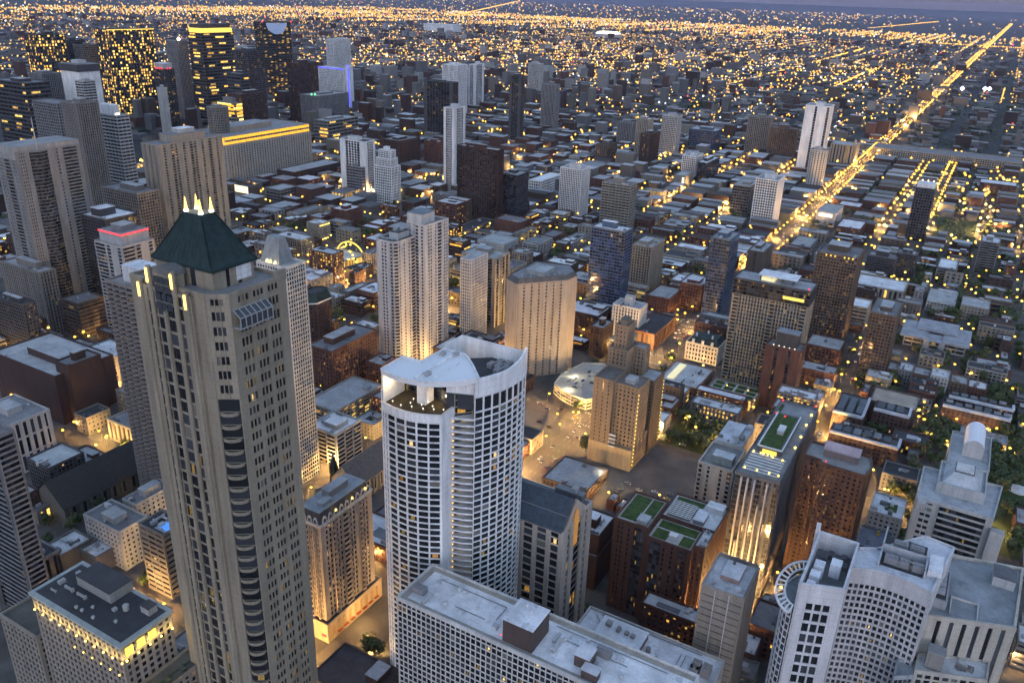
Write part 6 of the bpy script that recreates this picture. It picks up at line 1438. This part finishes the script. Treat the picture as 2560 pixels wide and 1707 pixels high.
# ---- cars
CARM = {}
def car_meshes():
    mb = MB()
    mb.prism([(-2.2, -.9), (2.2, -.9), (2.3, -.5), (2.3, .5), (2.2, .9), (-2.2, .9), (-2.3, .5), (-2.3, -.5)], .32, .86, True)
    b = [(-1.7, -.82), (1.05, -.82), (1.05, .82), (-1.7, .82)]; t = [(-1.2, -.66), (.45, -.66), (.45, .66), (-1.2, .66)]
    mb.poly([(p[0], p[1], 1.44) for p in t])
    CARM['body'] = mb.mesh('car', 'car_paint')
    mb = MB()
    for i in range(4):
        j = (i+1) % 4; mb.quad((*b[i], .86), (*b[j], .86), (*t[j], 1.43), (*t[i], 1.43))
    CARM['cabin'] = mb.mesh('window', 'tail_glass')
    mb = MB()
    for k in range(10):
        a0, a1 = 2*PI*k/10, 2*PI*(k+1)/10; p, q = (.34*math.cos(a0), .34*math.sin(a0)), (.34*math.cos(a1), .34*math.sin(a1))
        mb.quad((p[0], -.1, p[1]), (q[0], -.1, q[1]), (q[0], .1, q[1]), (p[0], .1, p[1])); mb.poly([(0, .1, 0), (p[0], .1, p[1]), (q[0], .1, q[1])]); mb.poly([(0, -.1, 0), (q[0], -.1, q[1]), (p[0], -.1, p[1])])
    CARM['wheel'] = mb.mesh('wheel', 'rubber')
    for nm, x, mat, w in (('headlight', 2.33, 'glow_white', .28), ('tail_light', -2.33, 'glow_red', .22)):
        mb = MB(); mb.box(x-.06, x+.06, -w, w, -.12, .14); CARM[nm] = mb.mesh(nm, mat)
car_meshes()
PAINT = [('white', (.6, .6, .6)), ('black', (.02, .02, .022)), ('silver', (.35, .36, .37)), ('grey', (.13, .135, .14)), ('dark red', (.2, .02, .02)), ('dark blue', (.03, .05, .12)), ('yellow', (.55, .36, .05))]
def car(x, y, z, rot, lights):
    n, c = RN.choice(PAINT)
    o = link('car', CARM['body'], None, c, (x, y, z)); o.rotation_euler.z = rot
    o['label'] = numbered(f'{n} {"moving" if lights else "parked"} car', x, y); o['category'] = 'car'; o['group'] = 'cars on the streets and in the car parks'
    link('window', CARM['cabin'], o)
    for wx in (-1.4, 1.4):
        for wy in (-.86, .86): link('wheel', CARM['wheel'], o, None, (wx, wy, .34))
    if lights:
        for s in (-.62, .62): link('headlight', CARM['headlight'], o, None, (0, s, .66)); link('tail_light', CARM['tail_light'], o, None, (0, s, .7))
cand = []
for k in range(150):
    x = RN.uniform(-1500, -330); e = RN.random() < .5; cand.append((x, -229-(3.2 if e else -3.2)-RN.choice((0, 3.4))*(1 if e else -1), 0, 0 if e else PI, True))
for xs in (-410, -538, -682, -790, -930):
    for k in range(26):
        y = RN.uniform(-760, -100); n_ = RN.random() < .5; cand.append((xs+(2.6 if n_ else -2.6), y, 0, PI/2 if n_ else -PI/2, RN.random() < .8))
for yy in (-65, -345, -443, 15):
    for k in range(24): e = RN.random() < .5; cand.append((RN.uniform(-900, -280), yy-(2.2 if e else -2.2), 0, 0 if e else PI, RN.random() < .6))
for k in range(46): cand.append((-478+RN.randint(0, 11)*3.4, RN.choice((-168, -158, -148, -138, -128, -116, -106)), .16, RN.choice((PI/2, -PI/2)), RN.random() < .12))
for k in range(7): cand.append((-512+RN.randint(0, 6)*3, RN.choice((-252, -262, -280)), .16, PI/2, False))
for k in range(20): cand.append((RN.choice((-567, -575, -583, -594, -602)), RN.uniform(-272, -243), 9.03, RN.choice((0, PI/2, PI)), False))
for p in PARKROOF: cand.append((p[0], p[1], p[2]+.03, 0, False))
cand = [c for c in cand if c[2] > 1 or not hit(c[0]-2, c[0]+2, c[1]-1, c[1]+1, 0) or c[2] > .1]
cand = [c for c in cand if vis(c[0], c[1], c[2]+2, 3)]
used = []
cand.sort(key=lambda c: math.hypot(c[0], c[1]))
for c in cand:
    if all(abs(c[0]-u[0])+abs(c[1]-u[1]) > 6 for u in used) and len(used) < 130: used.append(c); car(*c)
# ---- street lamps
lm = MB(); lm.cyl(0, 0, 0, 8.6, .12, 6, .08); lm.bar((0, 0, 8.5), (1.5, 0, 8.9), .1); lm.box(1.1, 2., -.18, .18, 8.85, 9.05); LAMP = lm.mesh('street_lamp', 'steel')
gm = MB(); gm.cyl(0, 0, -.32, 0, .2, 8, .5); gm.cyl(0, 0, 0, .32, .5, 8, .2); GLOBE = gm.mesh('lamp_globe', 'glow_orange')
gm2 = MB(); gm2.v, gm2.f, gm2.uv, gm2.mi = list(gm.v), list(gm.f), list(gm.uv), list(gm.mi); GLOBEW = gm2.mesh('lamp_globe', 'glow_yellow')
lp = []
for y in YS:
    st = 26 if y == -229 else 34 if y in (-65, -345, -590, -690) else 44
    x = -170
    while x > -2140:
        x -= st*RN.uniform(.85, 1.15)
        for s in (-1, 1):
            if y < 0 or RN.random() < .4: lp.append((x+s*3+(RN.uniform(-14, 14) if y > 0 else 0), y+s*(wd(y)-.9), -s, 0, y))
for xs in XS:
    st = 32 if xs in (-538, -682, -790) else 42
    y = 320
    while y > -1340:
        y -= st*RN.uniform(.85, 1.15)
        for s in (-1, 1): lp.append((xs+s*(wd(xs)-.9), y+s*4, 0, -s, xs))
for p in ((-440, -170), (-456, -140), (-425, -135), (-520, -250), (-560, -150), (-555, -135), (-568, -128), (-574, -160)): lp.append((*p, 1, 0, 1))
for _ in range(330):
    x, y = RN.uniform(-1900, -560), RN.uniform(-60, 190); lp.append((x, y, 1, 0, 3))
for _ in range(45):
    lp.append((RN.uniform(-780, -690), RN.uniform(-710, -600), 1, 0, 2)) 
lp = [q for q in lp if not hit(q[0]-.4, q[0]+.4, q[1]-.4, q[1]+.4, 0) or q[4] in (1, 2)]
lp = [(math.hypot(q[0], q[1]), *q) for q in lp if seen(q[0], q[1], 9, 20)]; lp.sort()
CL = MB(); CLc = []
def add_light(x, y, z, r, col, e):
    n = len(CL.v); CL.v += [(x+r, y, z), (x, y+r, z), (x-r, y, z), (x, y-r, z), (x, y, z+r), (x, y, z-r)]
    for f in ((0, 1, 4), (1, 2, 4), (2, 3, 4), (3, 0, 4), (1, 0, 5), (2, 1, 5), (3, 2, 5), (0, 3, 5)): CL.f.append(tuple(n+k for k in f)); CL.uv.append(None); CL.mi.append(0); CLc.append((*col, e*.68*(1 if x*x+y*y < 2.2e7 else .8)))
ORG = lambda: (1, RN.uniform(.42, .58), RN.uniform(.03, .09))
def anyc():
    u = RN.random()
    return ORG() if u < .74 else (1, .68, .2) if u < .86 else (1, .85, .6) if u < .95 else (.85, .95, 1) if u < .98 else (1, .1, .08)
nl = 0; spill = []
for (d, x, y, ax, ay, key) in lp:
    v = vis(x, y, 9, 5)
    if d < 1900: spill.append((d, x+ax*1.5, y+ay*1.5, v, key))
    if not v: continue
    if nl < 290:
        o = link('street_lamp', LAMP, None, None, (x, y, .1)); o.rotation_euler.z = math.atan2(ay, ax)
        o['label'] = numbered('orange street lamp', x, y); o['category'] = 'street lamp'; o['group'] = 'lit street lamps along the streets'
        g = link('lamp_globe', GLOBEW if RN.random() < .3 else GLOBE, o, None, (1.55, 0, 8.65)); k = 1.1+d/600; g.scale = (k, k, k); nl += 1
    else: add_light(x, y, 9, .9+d/1000, ORG(), RN.uniform(2, 4))
# ---- the sea of lights
from mathutils import noise as mn
def patch(x, y): return max(.08, min(1.5, .75+1.5*mn.noise(Vector((x/900, y/700, 3.3)))))
for by in range(-9500, 2700, 100):
    q = RN.random(); dens = 1.5 if by % 800 == 0 else .1+1.1*q**2.2
    for sx in range(-1500, -11500, -30):
        x, y = sx+RN.uniform(-9, 9), by+RN.choice((-6, 6))+30
        if -2150 < x and -1340 < y < 300: continue
        d = math.hypot(x, y)
        if RN.random() > dens*(.5 if y > -350 else 1.1)*min(1.3, max(.2, 4800/d))*patch(x, y): continue
        if seen(x, y, 9, 5): add_light(x, y, 9, d*.00098*RN.uniform(.6, 1.3)+.2, anyc(), RN.uniform(.9, 2.5))
for bx in range(-1640, -11500, -200):
    q = RN.random(); dens = 1.4 if (bx//200) % 4 == 0 else .1+1.1*q**2.2
    for sy in range(-9500, 2700, 30):
        x, y = bx+RN.choice((-6, 6)), sy+RN.uniform(-9, 9)
        if -2150 < x and -1340 < y < 300: continue
        d = math.hypot(x, y)
        if RN.random() > dens*(.36 if y > -350 else .9)*min(1.3, max(.2, 4800/d))*patch(x, y): continue
        if seen(x, y, 9, 5): add_light(x, y, 9, d*.00095*RN.uniform(.6, 1.3)+.2, anyc(), RN.uniform(.9, 2.5))
for _ in range(2300):                                            # the plain beyond, in clusters
    d = 11000+18000*RN.random()**1.3; a = RN.uniform(205, 275); x, y = d*math.sin(math.radians(a)), d*math.cos(math.radians(a))
    if seen(x, y, 9, 3) and RN.random() < (1 if y < -2500 else .3): add_light(x, y, 9, d*.00075*RN.uniform(.5, 1.5), anyc(), RN.uniform(.8, 2.4))
for _ in range(500):
    x, y = -5900+RN.gauss(0, 900), -2750+RN.gauss(0, 500)
    if seen(x, y, 9, 5): add_light(x, y, 9, 2.6, ORG(), RN.uniform(2, 4))
for _ in range(3600):
    x, y = RN.uniform(-5200, -1200), RN.uniform(-3200, -300)
    if not (-2150 < x and -1340 < y) and seen(x, y, 9, 5): d = math.hypot(x, y); add_light(x, y, 9, d*.00095*RN.uniform(.6, 1.4)+.3, anyc(), RN.uniform(1.2, 3.4))
def row(x0, y0, x1, y1, step, e, r=.00085):
    L = math.hypot(x1-x0, y1-y0); n = int(L/step)
    for k in range(n):
        x = x0+(x1-x0)*k/n+RN.uniform(-3, 3); y = y0+(y1-y0)*k/n+RN.uniform(-2, 2); d = math.hypot(x, y); add_light(x, y, 9, d*r*RN.uniform(.75, 1.2), ORG(), e*RN.uniform(.7, 1.2))
for s in (-12, 12):
    row(-2150, -229+s, -6500, -232+s, 19, 3.6); row(-6500, -232+s, -21500, -234+s*1.3, 46, 3.2, .0008)
for s in (-4, 4): row(-1400, -229+s, -6500, -232+s, 17, 1.3, .0008); row(-6500, -232+s, -21500, -234+s, 34, 1.6, .0009)
for k in range(420): x = -1300-RN.random()**1.6*9000; add_light(x, -229+RN.uniform(-8, 8), 2, math.hypot(x, 229)*.0004, RN.choice(((1, .8, .5), (1, .12, .06), (1, .6, .2))), 2.2)
row(-3375, -588, -4435, -612, 15, 3.4); row(-2915, -945, -4589, -947, 26, 3); row(-4589, -947, -6869, -980, 22, 3.4); row(-9550, -6413, -27950, -15967, 70, 3, .0006); row(-12700, -1814, -20760, -1600, 70, 2.4, .0005)
row(-8687, -888, -8568, 47, 16, 2.2); row(-8560, 47, -8500, 700, 20, 2); row(-3440, -10, -4120, -9, 14, 2.6, .0005); row(-5240, -2400, -5240, 400, 40, 2.); row(-3630, -2600, -3630, 500, 36, 2)
for p in ((-3720, -150, 10), (-3790, -75, 10), (-3800, -60, 9)): add_light(p[0], p[1], 25, 9, (.85, .92, 1), 4)
me = CL.mesh('distant_city_lights', 'city_lights'); o = link('distant_city_lights', me); o['kind'] = 'stuff'
at = me.color_attributes.new('Col', 'FLOAT_COLOR', 'CORNER'); dat = []
for f, c in zip(CL.f, CLc): dat += list(c)*len(f)
at.data.foreach_set('color', dat)
# ================================================================== light
def point(name, x, y, z, power, col, r=.4):
    l = bpy.data.lights.new(name, 'POINT'); l.energy = power*(1 if name == 'street_lamp_light' else .55); l.color = col; l.shadow_soft_size = r
    o = bpy.data.objects.new(name, l); COL.objects.link(o); o.location = (x, y, z); return o
SPILL = 11000.
k = 0
for (d, x, y, v, key) in spill:
    if k >= 1000: break
    main = key in (-229, -65, 1, 2, -538, -682, -590, -690, -345)
    if not v and (d > 900 or RN.random() < .5): continue
    if not v and not main: continue
    if d > 850 and RN.random() < .35: continue
    point('street_lamp_light', x, y, 8.2, SPILL*((1.9 if d < 850 else .8 if d < 1150 else 0) if key == -229 else 1.8 if key == -65 else 1.2 if main else .7)*(1 if d < 850 else 2.4)*RN.uniform(.7, 1.2), (1, .55, .17)); k += 1
for i in range(60):
    x = -1020-i*75-(i*i)*.9; point('street_lamp_light', x, -229+(9 if i % 2 else -9), 9, SPILL*2.6*(1+i*.03), (1, .52, .14), .8)
for p in HOTEL_UP: point('uplight_light', p[0]+(.5 if p[0] > -137.2 else 0), p[1]+(.5 if p[1] > -244.6 else 0), p[2]+.6, 420, (1, .7, .2), .15)
for p in WEDGE_UP: point('uplight_light', *p, 900, (1, .75, .35))
point('terrace_light', -243, -192.5, 163.5, 1300, (1, .72, .38), .6); point('terrace_light', -251, -176, 157.5, 350, (1, .7, .35), .4)
point('canopy_light', -560, -262, 13, 2500, (1, .85, .5)); point('canopy_light', -585, -268, 13, 2500, (1, .85, .5)); point('canopy_light', -600, -250, 13, 2000, (1, .85, .5))
point('restaurant_light', -708, -668, 14, 9000, (1, .75, .25)); point('restaurant_light', -736, -700, 12, 7000, (1, .75, .3)); point('restaurant_light', -700, -690, 9, 7000, (1, .6, .2)); point('car_park_light', -440, -150, 12, 5000, (1, .8, .5)); point('car_park_light', -458, -180, 12, 3000, (1, .8, .5))
point('arch_hotel_light', -262, -233, 7, 3500, (1, .6, .2))
for q in ((-310, -522, 8), (-322, -500, 8), (-306, -490, 7)): point('crossing_light', *q, 9000, (1, .58, .15))

W = bpy.data.worlds.new('World'); SC.world = W; W.use_nodes = True
nt = W.node_tree; bg = nt.nodes['Background']; sk = nt.nodes.new('ShaderNodeTexSky'); sk.sky_type = 'NISHITA'; sk.sun_disc = False
SE, SR = math.radians(6), math.radians(62)
sk.sun_elevation = SE; sk.sun_rotation = SR; sk.altitude = 300; sk.air_density = 1.0; sk.dust_density = 1.0; sk.ozone_density = 2.
hs = nt.nodes.new('ShaderNodeHueSaturation'); hs.inputs['Saturation'].default_value = .68; nt.links.new(sk.outputs[0], hs.inputs['Color']); tcw = nt.nodes.new('ShaderNodeTexCoord'); sz = nt.nodes.new('ShaderNodeSeparateXYZ'); nt.links.new(tcw.outputs['Generated'], sz.inputs[0])
mr = nt.nodes.new('ShaderNodeMapRange'); mr.interpolation_type = 'SMOOTHSTEP'; mr.inputs[1].default_value = -.02; mr.inputs[2].default_value = .42; nt.links.new(sz.outputs[2], mr.inputs[0])
bank = mixc(nt, mr.outputs[0], (.16, .175, .36), (1., 1.05, 1.16)); sky = mixc(nt, 1., hs.outputs[0], bank, 'MULTIPLY')      # a dusky bank of air low over the horizon
nt.links.new(sky, bg.inputs[0]); bg.inputs[1].default_value = .15
sl = bpy.data.lights.new('sun', 'SUN'); sl.energy = .10; sl.angle = math.radians(100); sl.color = (1, .97, .96)
so = bpy.data.objects.new('sun', sl); COL.objects.link(so)
dv = Vector((math.sin(SR)*math.cos(SE), math.cos(SR)*math.cos(SE), math.sin(SE))); so.rotation_euler = dv.to_track_quat('Z', 'Y').to_euler()
HAZE = True
if HAZE:
    mb = MB(); mb.box(-33000, 2500, -30000, 30000, -1.4, 420)
    mt = bpy.data.materials.new('haze'); mt.use_nodes = True; n2 = mt.node_tree; n2.nodes.clear()
    ou = n2.nodes.new('ShaderNodeOutputMaterial'); pv = n2.nodes.new('ShaderNodeVolumePrincipled'); pv.inputs['Color'].default_value = (.62, .62, .95, 1); pv.inputs['Density'].default_value = 1.5e-5; pv.inputs['Anisotropy'].default_value = .2
    n2.links.new(pv.outputs[0], ou.inputs['Volume']); MATS['haze'] = mt
    o = part(mb, 'haze', 'haze'); o['kind'] = 'stuff'
VS = SC.view_settings; VS.view_transform = 'Standard'; VS.look = 'None'; VS.exposure = 1.85; VS.gamma = 1; VS.use_curve_mapping = False
cy = SC.cycles; cy.use_denoising = True; cy.max_bounces = 4; cy.diffuse_bounces = 2; cy.glossy_bounces = 2; cy.transmission_bounces = 1; cy.volume_bounces = 0; cy.use_light_tree = True; cy.use_adaptive_sampling = True; cy.adaptive_threshold = .05; cy.adaptive_min_samples = 24
cy.sample_clamp_indirect = 4; cy.caustics_reflective = False; cy.caustics_refractive = False
